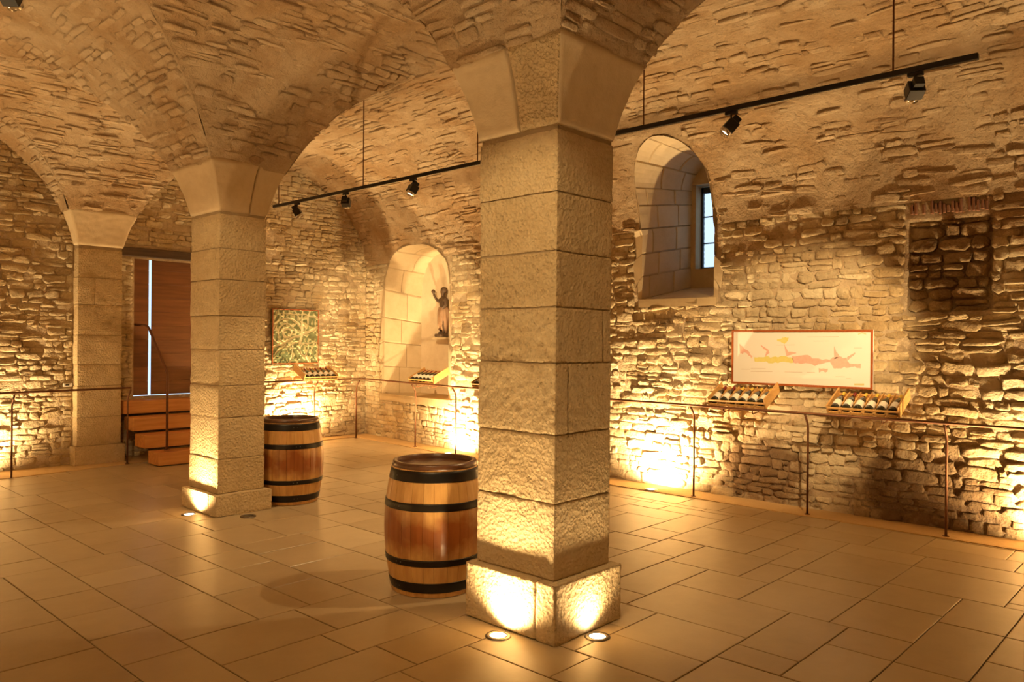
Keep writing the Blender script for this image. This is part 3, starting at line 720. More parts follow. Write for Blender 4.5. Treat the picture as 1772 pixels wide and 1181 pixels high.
m, nt, b, L = mat_new('frosted_pane'); b.inputs['Transmission Weight'].default_value = 1; b.inputs['Roughness'].default_value = .12; b.inputs['Base Color'].default_value = (.95, .98, 1, 1); b.inputs['IOR'].default_value = 1.1
nz = nt.nodes.new('ShaderNodeTexNoise'); nz.inputs['Scale'].default_value = 9; bp = nt.nodes.new('ShaderNodeBump'); bp.inputs['Distance'].default_value = .02; L.new(nz.outputs['Fac'], bp.inputs['Height']); L.new(bp.outputs[0], b.inputs['Normal'])
for k, (ya, yb) in enumerate(((PY0+.03, 4.80), (4.818, PY1-.025))):
    for (za, zb) in ((PZ0+.03, 2.98), (2.994, 3.32), (3.334, PZ1-.07)):
        MB().box(9.034, 9.040, ya, yb, za, zb).obj('pane', m, root)
# statue niche
niche = bpy.data.objects.new('niche_wall', None); COL.objects.link(niche); niche['kind'] = 'structure'; niche.name = 'trim_3'
nseg = len(arch_profile(*NIC))-1
rows = [0, 1.6, 3.0, 4.4, 6.0, 8.5, 11.5, 14.5, 17.5, 20.2, 22, 23.4, 25.0, 26.6, nseg]
embrasure(niche, NIC, NICB, NP, 8.92, rows, [.45], 8, 'sill', lipq=(5.9, 99))
pbk = arch_profile(*NICB, p=NP); cb = pbk.mean(0); V = [(8.90, cb[0]+(a-cb[0])*1.08, cb[1]+(b_-cb[1])*1.08) for a, b_ in pbk]
add('plaster_panel', V, [list(range(len(V)))], M_plaster, niche)
V = [(8.25, 9.05, .775), (8.49, 11.1, .775), (8.95, 10.5, .80), (8.95, 9.05, .80), (8.25, 9.05, .66), (8.49, 11.1, .66)]
add('sill_stone', V, [(0, 1, 2, 3), (0, 4, 5, 1)], M_ashsm, niche)

# ------------------------------------------------------------------ door and steps
root = bpy.data.objects.new('door_1', None); COL.objects.link(root); root['kind'] = 'structure'
DY = 11.80
mb = MB()
mb.box(4.40, 4.50, 11.66, 12.0, .80, 2.95); mb.box(6.15, 6.25, 11.66, 12.0, .80, 2.95); mb.obj('door_reveal', M_ashsm, root)
MB().box(4.10, 6.5, 11.60, 11.98, 2.88, 3.01, .01).obj('lintel_beam', M_beam, root)
MB().box(4.40, 6.25, 11.63, 11.9, .70, .818).obj('threshold', M_step, root)
rg = random.Random(2)
for (xa, xb, nm) in ((4.505, 4.770, 'l'), (4.812, 6.145, 'r')):
    leaf = MB().box(xa+.004, xb-.004, DY+.012, DY+.026, .872, 2.868).obj('door_leaf', M_door, root)
    zc = .868
    while zc < 2.86:
        hgt = min(.205, 2.872-zc); V = MB().box(xa, xb, DY, DY+.012, zc+.0015, zc+hgt-.0015, .002)
        add('plank', V.v, V.f, M_door, leaf, False, np.full(len(V.v), rg.uniform(-.12, .12))); zc += hgt
for i, (ya, xa, z0, z1) in enumerate(((10.45, 4.37, 0.0, .185), (10.75, 4.31, .22, .395), (11.05, 4.28, .43, .61), (11.33, 4.25, .645, .825))):
    lb = ['lowest timber step, nearest the floor, below the wooden door', 'second timber step from the floor below the wooden door', 'third timber step from the floor below the wooden door', 'topmost timber step, at the foot of the wooden door'][i]
    t = thing('timber_step', lb, 'step', (0, 0, 0), 0, 'timber steps up to the door')
    V = MB().box(xa, 5.95, ya, ya+.335 if i < 3 else 11.59, z0+(.012 if i == 0 else 0), z1, .006); add('tread', V.v, V.f, M_step, t, False, np.full(len(V.v), rg.uniform(-.1, .1)))
    if i == 0: MB().box(xa+.02, 5.93, ya+.02, ya+.32, 0.006, .012).obj('plinth', M_beam, t)
    else: MB().box(xa+.10, 5.90, ya+.12, ya+.30, z0-.035 if i else 0, z0).obj('spacer', M_beam, t)
def bez(pts, n=6):
    out = [Vector(pts[0])]
    for i in range(1, len(pts)-1):
        a, b, c = Vector(pts[i-1]), Vector(pts[i]), Vector(pts[i+1]); r = min(.07, (a-b).length*.4, (c-b).length*.4)
        p0 = b+(a-b).normalized()*r; p1 = b+(c-b).normalized()*r
        for k in range(n+1): t = k/n; out.append(p0*(1-t)**2+b*2*t*(1-t)+p1*t*t)
    out.append(Vector(pts[-1])); return out
t = thing('stair_handrail', 'bent iron handrail standing on the lowest timber step', 'handrail', (4.52, 10.55, .20))
MB().tube([p-Vector((4.52, 10.55, .20)) for p in bez([(4.52, 10.55, .20), (4.52, 10.55, 1.24), (4.50, 11.15, 1.88), (4.43, 11.42, 1.90)])], .017, 10).obj('tube', M_rust, t, True)
MB().lathe([(0, .008), (.04, .008), (.04, 0), (0, 0)], 16).obj('foot_plate', M_rust, t)

# ------------------------------------------------------------------ railings
def railing(name, label, pts, posts, din):
    o = Vector((posts[0][0], posts[0][1], 0.010)); t = thing(name, label, 'railing', o)
    MB().tube([p-o for p in bez([Vector(p) for p in pts])], .0135, 8).obj('top_rail', M_rust, t, True)
    for (px_, py_) in posts:
        d = din(px_, py_); foot = Vector((px_, py_, .010))
        L_ = bez([foot, Vector((px_, py_, .90)), Vector((px_+d[0], py_+d[1], 1.012))])
        q = MB().tube([p-o for p in L_], .0115, 8).obj('post', M_rust, t, True)
        MB().lathe([(0, .006), (.028, .006), (.028, 0), (0, 0)], 12, c=tuple(foot-o)).obj('foot_plate', M_rust, t)
    return t
railing('iron_railing', 'low iron railing along the far wall left of the door', [(1.2, 10.60, 1.035), (4.20, 10.94, 1.035)], [(1.45, 10.70), (2.76, 10.77), (4.17, 10.97)], lambda a, b: (0, -.10))
rx = lambda y: float(wx(y))-.40
railing('iron_railing', 'long iron railing following the right wall and turning along the wall under the relief map',
        [(6.30, 11.17, 1.035), (rx(11.19)+.07, 11.24, 1.035), (rx(9.5), 9.5, 1.030), (rx(5.8), 5.8, 1.025), (rx(0), 0, 1.015)],
        [(8.06, 11.20), (7.27, 11.27), (rx(9.61)+.08, 9.61), (rx(8.55)+.08, 8.55), (rx(6.9)+.08, 6.9), (rx(5.6)+.08, 5.6), (7.68, 4.40), (7.68, 3.13), (7.68, 1.89), (7.68, .7)],
        lambda a, b: (0, -.10) if a < 7.5 or b > 11 else (-.08, 0))

# ------------------------------------------------------------------ wine racks and bottles
def make_bottle(cap):
    t = thing('wine_bottle', '', 'bottle')
    MB().lathe([(0, 0.012), (.030, .004), (.0365, .006), (.0375, .02), (.0375, .155), (.034, .18), (.020, .225), (.0145, .245), (.0145, .262)], 18).obj('glass_body', M_glassb, t, True)
    MB().lathe([(.0382, .045), (.0384, .046), (.0384, .128), (.0382, .129)], 18, a0=-PI*.75, a1=PI*.75).obj('paper_label', M_label, t, True)
    MB().lathe([(.0150, .238), (.0150, .292), (.0155, .294), (.0155, .304), (.012, .306), (0, .306)], 14).obj('capsule', cap, t, True)
    return t
BR = make_bottle(M_capred); BY = make_bottle(M_capyel); used = {id(BR): False, id(BY): False}
def place_bottle(src, Mx, label, group):
    if not used[id(src)]: used[id(src)] = True; r = src; kids = []
    else:
        r = src.copy(); COL.objects.link(r)
        for ch in src.children: c = ch.copy(); COL.objects.link(c); c.parent = r
    r.matrix_world = Mx; r['label'] = label; r['group'] = group
ORD = ['leftmost', 'second', 'third', 'fourth', 'fifth', 'rightmost']
def rack(origin, rz, label, where, caps, flip=False):
    """local: x to the right seen from the room, y toward the wall, z up. width .66"""
    t = thing('wine_rack', label, 'rack', origin, rz, 'tilted wine racks on the railing')
    Wd, D, ti = .66, .33, math.radians(27)
    T = Matrix.Rotation(ti, 4, 'X')
    for x_ in (0, Wd-.016): MB().box(x_, x_+.016, 0, D+.03, -.012, .10 if (x_ > 0) != flip else .075, .002, T).obj('side_panel', M_rackw, t)
    MB().box(.016, Wd-.016, 0, .012, .035, .055, .001, T).obj('front_slat', M_rackw, t)
    q = MB()
    for k in range(6): q.box(.018+k*.105, .018+k*.105+.094, -.002, .012, -.012, .012, .001, T)
    q.obj('bottom_slat', M_rackw, t)
    MB().box(.016, Wd-.016, .012, D, -.012, -.004, 0, T).obj('shelf', M_rackw, t)
    MB().box(.016, Wd-.016, D-.02, D, -.004, .03, 0, T).obj('back_slat', M_rackw, t)
    for k in range(1, 6): MB().box(.016+k*.1047-.004, .016+k*.1047+.004, .10, D, -.004, .052, .001, T).obj('divider', M_rackw, t)
    for x_ in (.17, .50): MB().tube(bez([(x_, .015, -.02), (x_, .02, -.075), (x_+.0, .20, -.055), (x_, .22, .085)]), .006, 6).obj('hook', M_rust, t, True)
    base = Matrix.Translation(origin)@Matrix.Rotation(rz, 4, 'Z')
    for k in range(6):
        Mx = base@T@Matrix.Translation((.0160+.0523+k*.1047, .014, .0355))@Matrix.Rotation(-PI/2, 4, 'X')@Matrix.Rotation(-PI/2, 4, 'Z')
        src = BR if caps[k] == 'r' else BY; cn = 'red' if caps[k] == 'r' else 'gold'
        place_bottle(src, Mx, '%s bottle, %s capsule, in %s' % (ORD[k], cn, where), 'bottles lying in '+where)
    return t
RYZ = 1.047
# facing -X : local x -> -Y (to the right in the picture), local y -> +X
rack((7.60, 4.19, RYZ), -PI/2, 'tilted pine rack of wine bottles under the left end of the coloured map', 'the rack under the map\'s left end', 'rryyyy')
rack((7.60, 2.915, RYZ), -PI/2, 'tilted pine rack of wine bottles below the right end of the coloured map, rightmost rack', 'the rightmost rack below the coloured map', 'yryyyy')
an = -PI/2-math.atan(.1)
rack((rx(9.66)-.0, 9.68, RYZ), an, 'tilted pine rack of wine bottles in front of the statue niche', 'the rack in front of the statue niche', 'rrrrrr')
rack((rx(8.05)-.0, 8.07, RYZ), an, 'tilted pine rack of wine bottles mostly hidden behind the near pillar', 'the rack half hidden behind the near pillar', 'rrrrrr')
rack((6.98, 11.14, RYZ), 0, 'tilted pine rack of wine bottles under the green relief map on the far wall', 'the rack under the green relief map', 'rrrrrr', flip=True)

# ------------------------------------------------------------------ pictures
def framed(name, label, w_, h_, mat, M_, cat='picture', fw_=.022):
    t = thing(name, label, cat); t.matrix_world = M_
    MB().box(0, w_, .0, .018, 0, h_).obj('backing', mat, t)
    for b_ in ((-.0, w_, h_-fw_, h_), (0, w_, 0, fw_), (0, fw_, fw_, h_-fw_), (w_-fw_, w_, fw_, h_-fw_)): MB().box(b_[0], b_[1], -.012, .0, b_[2], b_[3], .003).obj('frame_bar', M_frame, t)
    return t
M_paper = simple('map_paper', (.95, .95, .94), .25, coat=.4)
Mp = Matrix.Translation((7.90, 4.07, 1.265))@Matrix.Rotation(-PI/2, 4, 'Z')
mp_ = framed('framed_map', 'long white framed map with yellow and pink vineyard strip on the right wall', 1.48, .585, M_paper, Mp)
M_pink = simple('print_pink', (.84, .44, .40), .3, noise=(.90, .66, .58), bscale=30); M_yel = simple('print_yellow', (.82, .74, .16), .3, noise=(.86, .82, .42), bscale=25)
M_ink = simple('print_ink', (.55, .45, .38), .3); M_oliv = simple('print_olive', (.72, .66, .36), .3)
def pr(pts, mat, z=-.0008, name='printed_area'):   # picture crop coords (1772x853 crop of 60..1640 x 80..740)
    V = [((p[0]-62)/1580*1.48, z, (735-40-(p[1]-80)*1.0+45)/660*.585) for p in pts]; V = [(a, b_, .585-(p[1]-80-(p[0]-62)*.035*.5)/640*.585) for (a, b_, _), p in zip(V, pts)]
    add(name, V, [list(range(len(V)))], mat, mp_)
def blob(top, bot, mat):
    n = len(top); V = []
    pts = top+bot[::-1]
    for i in range(n-1): pr([top[i], top[i+1], bot[i+1], bot[i]], mat)
def strip_poly(top, bot, mat, rag=0):
    rg_ = random.Random(3); T2, B2 = [], []
    for (a, b_) in ((top, T2), (bot, B2)):
        for i in range(len(a)-1):
            for k in range(4):
                t = k/4; b_.append((a[i][0]*(1-t)+a[i+1][0]*t, a[i][1]*(1-t)+a[i+1][1]*t+rg_.uniform(-rag, rag)))
        b_.append(a[-1])
    V = []; Fc = []; n = min(len(T2), len(B2))
    for i in range(n):
        for p in (T2[i], B2[i]): V.append(((p[0]-62)/1580*1.48, -.0008, .585-(p[1]-80-(p[0]-62)*.0175)/640*.585))
    for i in range(n-1): Fc.append((2*i, 2*i+2, 2*i+3, 2*i+1))
    add('printed_area', V, Fc, mat, mp_)
strip_poly([(340, 410), (460, 400), (560, 405), (690, 385), (800, 420)], [(345, 450), (460, 455), (560, 478), (690, 450), (800, 465)], M_yel, 10)
strip_poly([(785, 400), (930, 375), (1040, 420), (1200, 425), (1240, 400), (1300, 400), (1370, 410), (1400, 465), (1520, 470)],
           [(800, 465), (900, 470), (1040, 490), (1200, 455), (1240, 520), (1300, 515), (1370, 510), (1440, 500), (1520, 520)], M_pink, 10)
strip_poly([(690, 250), (740, 340), (830, 350)], [(700, 290), (720, 390), (830, 360)], M_pink, 3)
strip_poly([(1245, 280), (1265, 340), (1310, 400)], [(1242, 300), (1245, 400), (1250, 420)], M_pink, 3)
strip_poly([(1380, 400), (1460, 350)], [(1385, 440), (1462, 365)], M_pink, 3)
strip_poly([(155, 250), (230, 310), (320, 390)], [(165, 370), (230, 340), (310, 420)], M_pink, 14)
strip_poly([(420, 260), (500, 310), (525, 350)], [(422, 280), (490, 330), (470, 400)], M_pink, 6)
strip_poly([(610, 200), (660, 190), (700, 175), (745, 180)], [(612, 215), (660, 230), (700, 250), (735, 215)], M_yel, 6)
strip_poly([(1490, 150), (1530, 135), (1570, 150)], [(1490, 160), (1530, 147), (1570, 160)], M_oliv, 0); strip_poly([(1455, 685), (1555, 682)], [(1455, 705), (1555, 702)], M_oliv, 1)
strip_poly([(1080, 530), (1180, 530)], [(1085, 570), (1175, 560)], M_pink, 12)
for (a, b_, c_) in ((950, 1290, 175), (1020, 1190, 222), (300, 480, 535), (300, 560, 570), (180, 290, 545), (600, 820, 262), (1260, 1360, 612), (1370, 1420, 630), (1450, 1530, 300), (700, 900, 570), (950, 1040, 570)):
    strip_poly([(a, c_), (b_, c_)], [(a, c_+3), (b_, c_+3)], M_ink, 0)
# relief map on the far wall
m, nt, b, L = mat_new('relief_paint'); N = nt.nodes.new
at = N('ShaderNodeAttribute'); at.attribute_name = 'tone'; rp = ramp(nt, [(0.0, (.10, .15, .07)), (.35, (.30, .30, .15)), (.6, (.46, .42, .23)), (1.0, (.74, .66, .44))]); L.new(at.outputs['Fac'], rp.inputs[0]); L.new(rp.outputs[0], b.inputs['Base Color']); b.inputs['Roughness'].default_value = .5
Mp = Matrix.Translation((6.66, 11.585, 1.30))@Matrix.Rotation(0, 4, 'Z')
rl = framed('framed_relief', 'square red-framed green relief map of streets on the far wall', .88, .915, m, Mp, fw_=.018)
gx, gz = np.meshgrid(np.linspace(.016, .864, 170), np.linspace(.016, .90, 180), indexing='ij'); X = gx/.88; Z = gz/.915
Wq = np.stack([gx, gz, gx*0], -1); wxn = X+fbm(Wq, 5, 3, 2)*.03; wzn = Z+fbm(Wq, 5, 8, 2)*.03
st = np.zeros_like(X)
def road(d, w_): return np.clip(1-np.abs(d)/w_, 0, 1)**.5
ell = np.sqrt(((wxn-.33)/.30)**2+((wzn-.56)/.24)**2)
for r_, w_ in ((1.0, .05), (.66, .05), (.36, .08)): st = np.maximum(st, road(ell-r_, w_))
for (xa, za, xb, zb, w_) in ((0, .28, .62, .52, .022), (.62, .52, 1, .68, .025), (.62, .52, .66, .95, .02), (.62, .52, .58, .36, .02), (.58, .36, 1, .40, .014), (.45, .96, .70, .62, .012), (.05, .12, .3, .36, .014), (.36, .0, .42, .30, .012), (.55, .30, .78, 0, .014), (.2, .9, .95, .86, .014), (.75, .72, .8, 1, .014), (.9, .36, .82, 0, .01), (.0, .6, .1, .95, .014)):
    dx, dz = xb-xa, zb-za; t_ = np.clip(((wxn-xa)*dx+(wzn-za)*dz)/(dx*dx+dz*dz), 0, 1); st = np.maximum(st, road(np.hypot(wxn-xa-t_*dx, wzn-za-t_*dz), w_))
ll = np.sqrt(((wxn-.70)/.09)**2+((wzn-.24)/.13)**2); st = np.maximum(st, road(ll-1, .12))
cells = (vnoise(X*26, Z*24, 0*X, 5) > .15)
hgt = np.where(st > .2, 0, .35+.65*cells)*1.0; tone = np.where(st > .2, .85+fbm(Wq, 30, 2, 2)*.1, np.where(cells, .5+vnoise(X*14, Z*14, X*0, 9)*.2, .14))
tone = np.where((Z < .22) & (X < .38) & (st < .2), .08+.25*(vnoise(X*30, Z*30, X*0, 2) > .3), tone)
P = np.stack([gx, -.002-.014*hgt, gz], -1)
add('relief_surface', P.reshape(-1, 3), grid_faces(*gx.shape), m, rl, False, tone.ravel())
# small white plate by the pilaster
t = thing('wall_switch', 'small white plate beside the pilaster above the railing', 'switch', (3.50, 11.365, 1.055)); MB().box(0, .11, 0, .02, 0, .045, .004).obj('plate', M_white, t); MB().box(.025, .07, -.003, 0, .014, .030).obj('button', M_black, t)

# ------------------------------------------------------------------ barrels
def barrel(loc, label, rz):
    t = thing('wine_barrel', label, 'barrel', loc, rz, 'oak wine barrels')
    H_ = .875; NS = 26
    def rad(z): q = (z/H_-.5)*2; return .285+.060*(1-q*q)-.0
    rg_ = random.Random(int(loc[1]*100))
    wd = np.array([rg_.uniform(.8, 1.2) for _ in range(NS)]); ed = np.concatenate([[0], np.cumsum(wd)])/wd.sum()*2*PI
    zs = np.linspace(.004, H_, 13)
    for k in range(NS):
        V = []; Fc = []; a0, a1 = ed[k]+.0028, ed[k+1]-.0028; cols = [a0-.002, a0+.002, (a0+a1)/2, a1-.002, a1+.002]; dr = rg_.uniform(-.001, .001)
        for z_ in zs:
            r = rad(z_)+dr
            for j, a in enumerate(cols): rr = r-(.0025 if j in (0, 4) else 0); V.append((rr*math.cos(a), rr*math.sin(a), z_))
            for a in (a1, a0): V.append(((r-.024)*math.cos(a), (r-.024)*math.sin(a), z_))
        m_ = 7
        for i in range(len(zs)-1):
            for j in range(m_): Fc.append((i*m_+j, i*m_+(j+1) % m_, (i+1)*m_+(j+1) % m_, (i+1)*m_+j))
        Fc.append(tuple(range(m_))[::-1]); Fc.append(tuple((len(zs)-1)*m_+j for j in range(m_)))
        add('stave', V, Fc, M_oak, t, False, np.full(len(V), rg_.uniform(-.06, .06)))
    for (za, zb) in ((.765, .838), (.580, .632), (.215, .262), (.035, .105)):
        pr_ = [(rad(za)-.002, za), (rad(za)+.0035, za+.002)]+[(rad(z_)+.004, z_) for z_ in np.linspace(za+.003, zb-.003, 5)]+[(rad(zb)+.003, zb-.002), (rad(zb)-.002, zb)]
        hp = MB().lathe(pr_, 64).obj('hoop', M_hoop, t, True)
        a = rg_.uniform(0, 6)
        for aa in (2.5+a*.05, 2.62+a*.05, 4.9, 5.0):
            r = rad((za+zb)/2)+.004; MB().lathe([(0, .004), (.004, .003), (.006, 0)], 8, M=Matrix.Rotation(aa, 4, 'Z')@Matrix.Translation((r, 0, (za+zb)/2))@Matrix.Rotation(PI/2, 4, 'Y')).obj('rivet', M_rivet, hp, True)
    MB().lathe([(rad(.85)-.001, .842), (rad(.86)+.006, .848), (rad(H_)+.006, .868), (rad(H_)+.002, .880), (rad(H_)-.022, .882), (rad(H_)-.028, .876), (rad(H_)-.028, .835)], 64).obj('rim', M_oakdark, t, True)
    for k in range(6):
        r = .262; ya, yb = -r+k*2*r/6+.001, -r+(k+1)*2*r/6-.001; V = []
        hx = [(y_, math.sqrt(max(0, r*r-y_*y_))) for y_ in np.linspace(ya, yb, 6)]
        top = [(x_, y_, .846) for y_, x_ in hx]+[(-x_, y_, .846) for y_, x_ in hx[::-1]]; n_ = len(top)
        bot = [(x_, y_, .826) for x_, y_, _ in top]
        add('head_board', top+bot, [tuple(range(n_))]+[(i, (i+1) % n_, n_+(i+1) % n_, n_+i) for i in range(n_)], M_oakdark, t)
    return t
barrel((3.61, 4.09, 0), 'oak wine barrel with black hoops standing close behind the near pillar', .4)
barrel((4.45, 7.35, 0), 'oak wine barrel in shade behind the far slim pillar, darker wood', 1.7)

# ------------------------------------------------------------------ statue
t = thing('carved_statue', 'dark painted wooden statue with raised arm in the plastered wall niche', 'statue', (8.80, 9.79, 1.775), -PI/2-.25)
M_sdark = simple('statue_wood', (.06, .035, .02), .6, noise=(.12, .07, .035), bscale=30); M_sskin = simple('statue_flesh', (.32, .20, .11), .6); M_srobe = simple('statue_robe', (.24, .12, .065), .6, noise=(.42, .28, .17), bscale=14, bump=.004)
# local: -Y is the front (toward the room), x to its left
vs = [(0, 0, .42), (0, 0, .52), (0, -.005, .62), (0, -.005, .675), (0, -.01, .72), (0, -.012, .78), (-.085, 0, .63), (-.15, -.03, .60), (-.185, -.07, .68), (-.20, -.085, .735), (.085, 0, .63), (.11, -.01, .53), (.075, -.075, .47), (.055, 0, .38), (.07, -.04, .22), (.065, -.02, .07), (-.055, 0, .38), (-.06, -.02, .22), (-.06, -.01, .07), (.07, -.07, .045), (-.07, -.06, .045)]
es = [(0, 1), (1, 2), (2, 3), (3, 4), (4, 5), (2, 6), (6, 7), (7, 8), (8, 9), (2, 10), (10, 11), (11, 12), (0, 13), (13, 14), (14, 15), (0, 16), (16, 17), (17, 18), (15, 19), (18, 20)]
rs = [.072, .068, .078, .030, .050, .048, .042, .030, .024, .026, .042, .034, .022, .055, .042, .030, .055, .042, .030, .024, .024]
me = bpy.data.meshes.new('body'); me.from_pydata(vs, es, []); me.materials.append(M_sdark); bo = link(bpy.data.objects.new('body', me), t)
md = bo.modifiers.new('s', 'SKIN'); me.skin_vertices[0].data[0].use_root = True
for i, r in enumerate(rs): me.skin_vertices[0].data[i].radius = (r, r*.85); me.skin_vertices[0].data[i].use_root = (i == 0)
md.use_smooth_shade = True; sd = bo.modifiers.new('u', 'SUBSURF'); sd.levels = sd.render_levels = 2
V = []; Fc = []; nn = 48
for i, (z_, r) in enumerate([(.06, .085), (.12, .105), (.22, .118), (.34, .122), (.44, .112), (.49, .096), (.50, .085)]):
    for k in range(nn):
        a = 2*PI*k/nn; f = 1+.10*math.sin(a*7+z_*9)*(1 if i < 5 else .3)+.06*math.sin(a*3+z_*14); lift = .10*max(0, math.cos(a+PI/2+.4)) if i == 0 else 0
        V.append((r*f*math.cos(a)*1.0, r*f*.75*math.sin(a), z_+lift))
for i in range(6):
    for k in range(nn): Fc.append((i*nn+k, i*nn+(k+1) % nn, (i+1)*nn+(k+1) % nn, (i+1)*nn+k))
add('draped_robe', V, Fc, M_srobe, t, True)
MB().lathe([(0, .84), (.03, .835), (.05, .815), (.058, .785), (.055, .755), (.048, .735)], 16, c=(0, .008, 0)).obj('hair', M_sdark, t, True)
MB().lathe([(0, .04), (.018, .034), (.034, .015), (.036, -.005), (.028, -.026), (0, -.036)], 14, c=(-.20, -.09, .765)).obj('held_orb', M_sdark, t, True)
for sx in (-.02, .02): MB().lathe([(0, .006), (.006, 0), (0, -.006)], 8, c=(sx, -.052, .765)).obj('eye', M_sskin, t, True)
MB().lathe([(0, .02), (.009, -.008), (0, -.014)], 8, c=(0, -.060, .750)).obj('nose', M_sskin, t, True)
MB().box(-.115, .115, -.11, .075, 0, .05, .012).obj('base', M_sdark, t)
t = thing('stone_bracket', 'plain stone shelf under the statue in the niche', 'shelf', (8.80, 9.79, 1.73)); MB().box(-.10, .115, -.17, .17, 0, .045, .008).obj('slab', M_ashsm, t)

# ------------------------------------------------------------------ track lighting
TX, TZ = 5.20, 3.40
def add_spot(name, loc, target, power, ang, blend=.6, size=.03, col=WARM):
    l = bpy.data.lights.new(name, 'SPOT'); l.energy = power; l.spot_size = math.radians(ang); l.spot_blend = blend; l.shadow_soft_size = size; l.color = col
    o = bpy.data.objects.new(name, l); o.location = loc; d = Vector(target)-Vector(loc); o.rotation_euler = d.to_track_quat('-Z', 'Y').to_euler(); COL.objects.link(o); return o
def top_of_vault(x, y_):
    s = (x-3.93)/(float(crr(y_))-3.93); return ZS+float(np.interp(s, S_P, Z_P))
t = thing('track_rail', 'long black lighting track hanging on rods below the right vault', 'track', (TX, 1.13, TZ))
MB().box(-.018, .018, 0, 9.03-1.13, -.018, .018, .002).obj('rail', M_black, t)
MB().box(-.006, .006, .01, 9.03-1.14, -.0195, -.0175).obj('slot', M_chrome, t)
for yr in (1.60, 3.45, 5.32, 7.13, 8.91):
    MB().tube([(0, yr-1.13, .018), (0, yr-1.13, top_of_vault(TX, yr)+.12-TZ)], .006, 6).obj('hanging_rod', M_rust, t)
def spot_head(loc, target, label, lit, power, ang=50, group='spotlights on the black track'):
    """square housing on a stem; origin at the track contact"""
    t = thing('track_spotlight', label, 'spotlight', loc, 0, group)
    MB().box(-.016, .016, -.045, .045, -.022, 0, .003).obj('adapter', M_black, t)
    MB().tube([(0, 0, -.02), (0, 0, -.055)], .008, 8).obj('stem', M_black, t)
    d = (Vector(target)-Vector(loc)-Vector((0, 0, -.1))).normalized(); q = d.to_track_quat('Y', 'Z').to_matrix().to_4x4()
    T = Matrix.Translation((0, 0, -.10))@q
    MB().box(-.048, .048, -.03, .055, -.042, .042, .004, T).obj('housing', M_black, t)
    MB().box(-.03, .03, -.075, -.03, -.03, .03, .003, T).obj('heat_sink', M_black, t)
    MB().lathe([(.044, 0), (.046, .03), (.040, .031), (.036, 0)], 24, M=T@Matrix.Translation((0, .052, 0))@Matrix.Rotation(-PI/2, 4, 'X')).obj('chrome_collar', M_chrome, t, True)
    MB().lathe([(0, .004), (.037, .004)], 24, M=T@Matrix.Translation((0, .055, 0))@Matrix.Rotation(-PI/2, 4, 'X')).obj('lens', M_glow if lit else M_off, t)
    if lit or power: add_spot('track_spotlight_lamp', Vector(loc)+Vector((0, 0, -.10))+d*.095, target, power, ang).parent = None
LZ = TZ-.019
spot_head((TX, 1.47, LZ), (7.9, 3.4, 1.55), 'square black spotlight nearest the right end of the track, pointing at the wall', False, TRK_W*1.3, 42)
spot_head((TX, 2.70, LZ), (3.75, 4.15, .85), 'lit spotlight on the track just right of the near pillar', True, TRK_W*.3, 60)
spot_head((TX, 6.27, LZ), (3.9, 6.5, .9), 'lit spotlight on the track just left of the near pillar', True, TRK_W*.3, 60)
spot_head((TX, 7.46, LZ), (8.0, 9.9, 1.6), 'dark-faced spotlight on the track, second from its far end', False, TRK_W*1.2, 60)
spot_head((TX, 8.48, LZ), (6.5, 7.1, .3), 'lit spotlight at the far left end of the track', True, TRK_W*.4, 60)
# spotlight in the left aisle whose edge shows at the top left corner
tl_ = thing('track_rail', 'black lighting track of the left aisle, almost out of frame at top left', 'track', (1.32, -1.0, 3.83)); MB().box(-.018, .018, 0, 6.42, -.018, .018, .002).obj('rail', M_black, tl_)
for yr in (0.3, 2.2, 4.1, 6.0): MB().tube([(0, yr, .018), (0, yr, .82)], .006, 6).obj('hanging_rod', M_rust, tl_)
spot_head((1.32, 5.28, 3.81), (3.3, 7.4, 1.8), 'black spotlight cut off at the top left corner of the picture', False, TRK_W*.40, group='spotlights of the left aisle')

spot_head((1.32, 2.30, 3.81), (3.4, 3.15, 1.7), 'added unseen fill spotlight on the left aisle track turned to the near pillar, beyond the picture', True, TRK_W*.40, group='spotlights of the left aisle')  # unseen spotlight added to brighten the left face of the near pillar
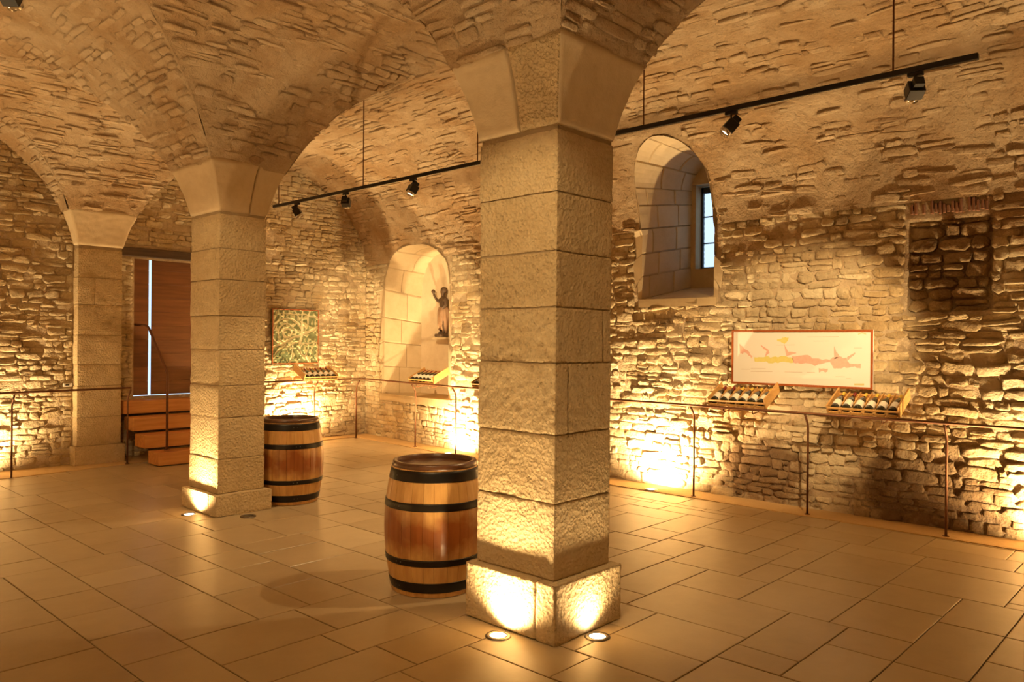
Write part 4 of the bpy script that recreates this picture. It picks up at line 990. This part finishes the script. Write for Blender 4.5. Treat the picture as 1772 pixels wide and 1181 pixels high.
# ------------------------------------------------------------------ recessed floor uplights
def uplight(loc, label, lit, power, target, ang=70, cat='floor lamp', grp=None, lift=.012):
    t = thing('recessed_uplight', label, cat, loc, 0, grp)
    MB().lathe([(.076, -.0), (.072, .006), (.048, .005), (.047, .0)], 32).obj('steel_ring', M_ring, t, True)
    MB().lathe([(0, .002), (.048, .002)], 32).obj('lens', M_glow if lit else M_off, t)
    if lit: add_spot('recessed_uplight_lamp', (loc[0], loc[1], loc[2]+lift), target, power, ang, 1.0, .035)
    return t
uplight((3.25, 3.12, .0012), 'lit round floor lamp left of the near pillar', True, PIL_W, (3.40, 3.11, .45), 140, grp='round lamps sunk in the floor')
uplight((3.64, 2.70, .0012), 'lit round floor lamp right of the near pillar', True, PIL_W*.28, (3.66, 2.84, .60), 140, grp='round lamps sunk in the floor')
uplight((3.40, 7.42, .0012), 'lit round floor lamp left of the far slim pillar', True, PIL_W*.9, (3.54, 7.42, .45), 140, grp='round lamps sunk in the floor')
uplight((3.76, 6.95, .0012), 'unlit dark floor lamp in front of the far slim pillar', False, 0, (0, 0, 0), grp='round lamps sunk in the floor')
def wash(loc, tgt, power, label, ang=165):
    uplight((loc[0], loc[1], .012), label, True, power, tgt, ang, grp='wall washing lamps in the strip', lift=.03)
wash((7.68, 4.95), (7.97, 4.95, .62), WALL_W, 'lit lamp in the sandy strip at the foot of the right wall beneath the window')
wash((7.94, 8.70), (8.26, 8.75, .62), WALL_W, 'lit lamp in the sandy strip below the statue niche')
wash((7.68, 1.05), (7.97, 1.05, .62), WALL_W*.8, 'lit lamp in the sandy strip beyond the right edge of the picture')
wash((7.05, 11.33), (7.05, 11.63, .62), WALL_W, 'lit lamp in the sandy strip behind the far barrel')
wash((2.40, 11.12), (2.40, 11.40, .62), WALL_W*.7, 'lit lamp at the foot of the far wall beyond the left edge')
wash((7.80, -1.6), (7.97, -1.6, 1.0), WALL_W*.25, 'added unseen fill lamp at the foot of the right wall behind the viewer')  # unseen lamp added behind the camera as fill light
# unseen fill lamps added at the left and rear walls to brighten the room
add_spot('left_fill_lamp', (LEFTX+.2, 1.5, .05), (LEFTX+.03, 1.5, 1.0), FILL_W, 150, .8, .05)
add_spot('left_fill_lamp', (LEFTX+.2, 5.5, .05), (LEFTX+.03, 5.5, 1.0), FILL_W, 150, .8, .05)
add_spot('left_fill_lamp', (LEFTX+.2, 9.2, .05), (LEFTX+.03, 9.2, 1.0), FILL_W, 150, .8, .05)
add_spot('rear_fill_lamp', (3.6, REAR+.25, .05), (3.6, REAR+.03, 1.0), FILL_W*.12, 150, .8, .05)
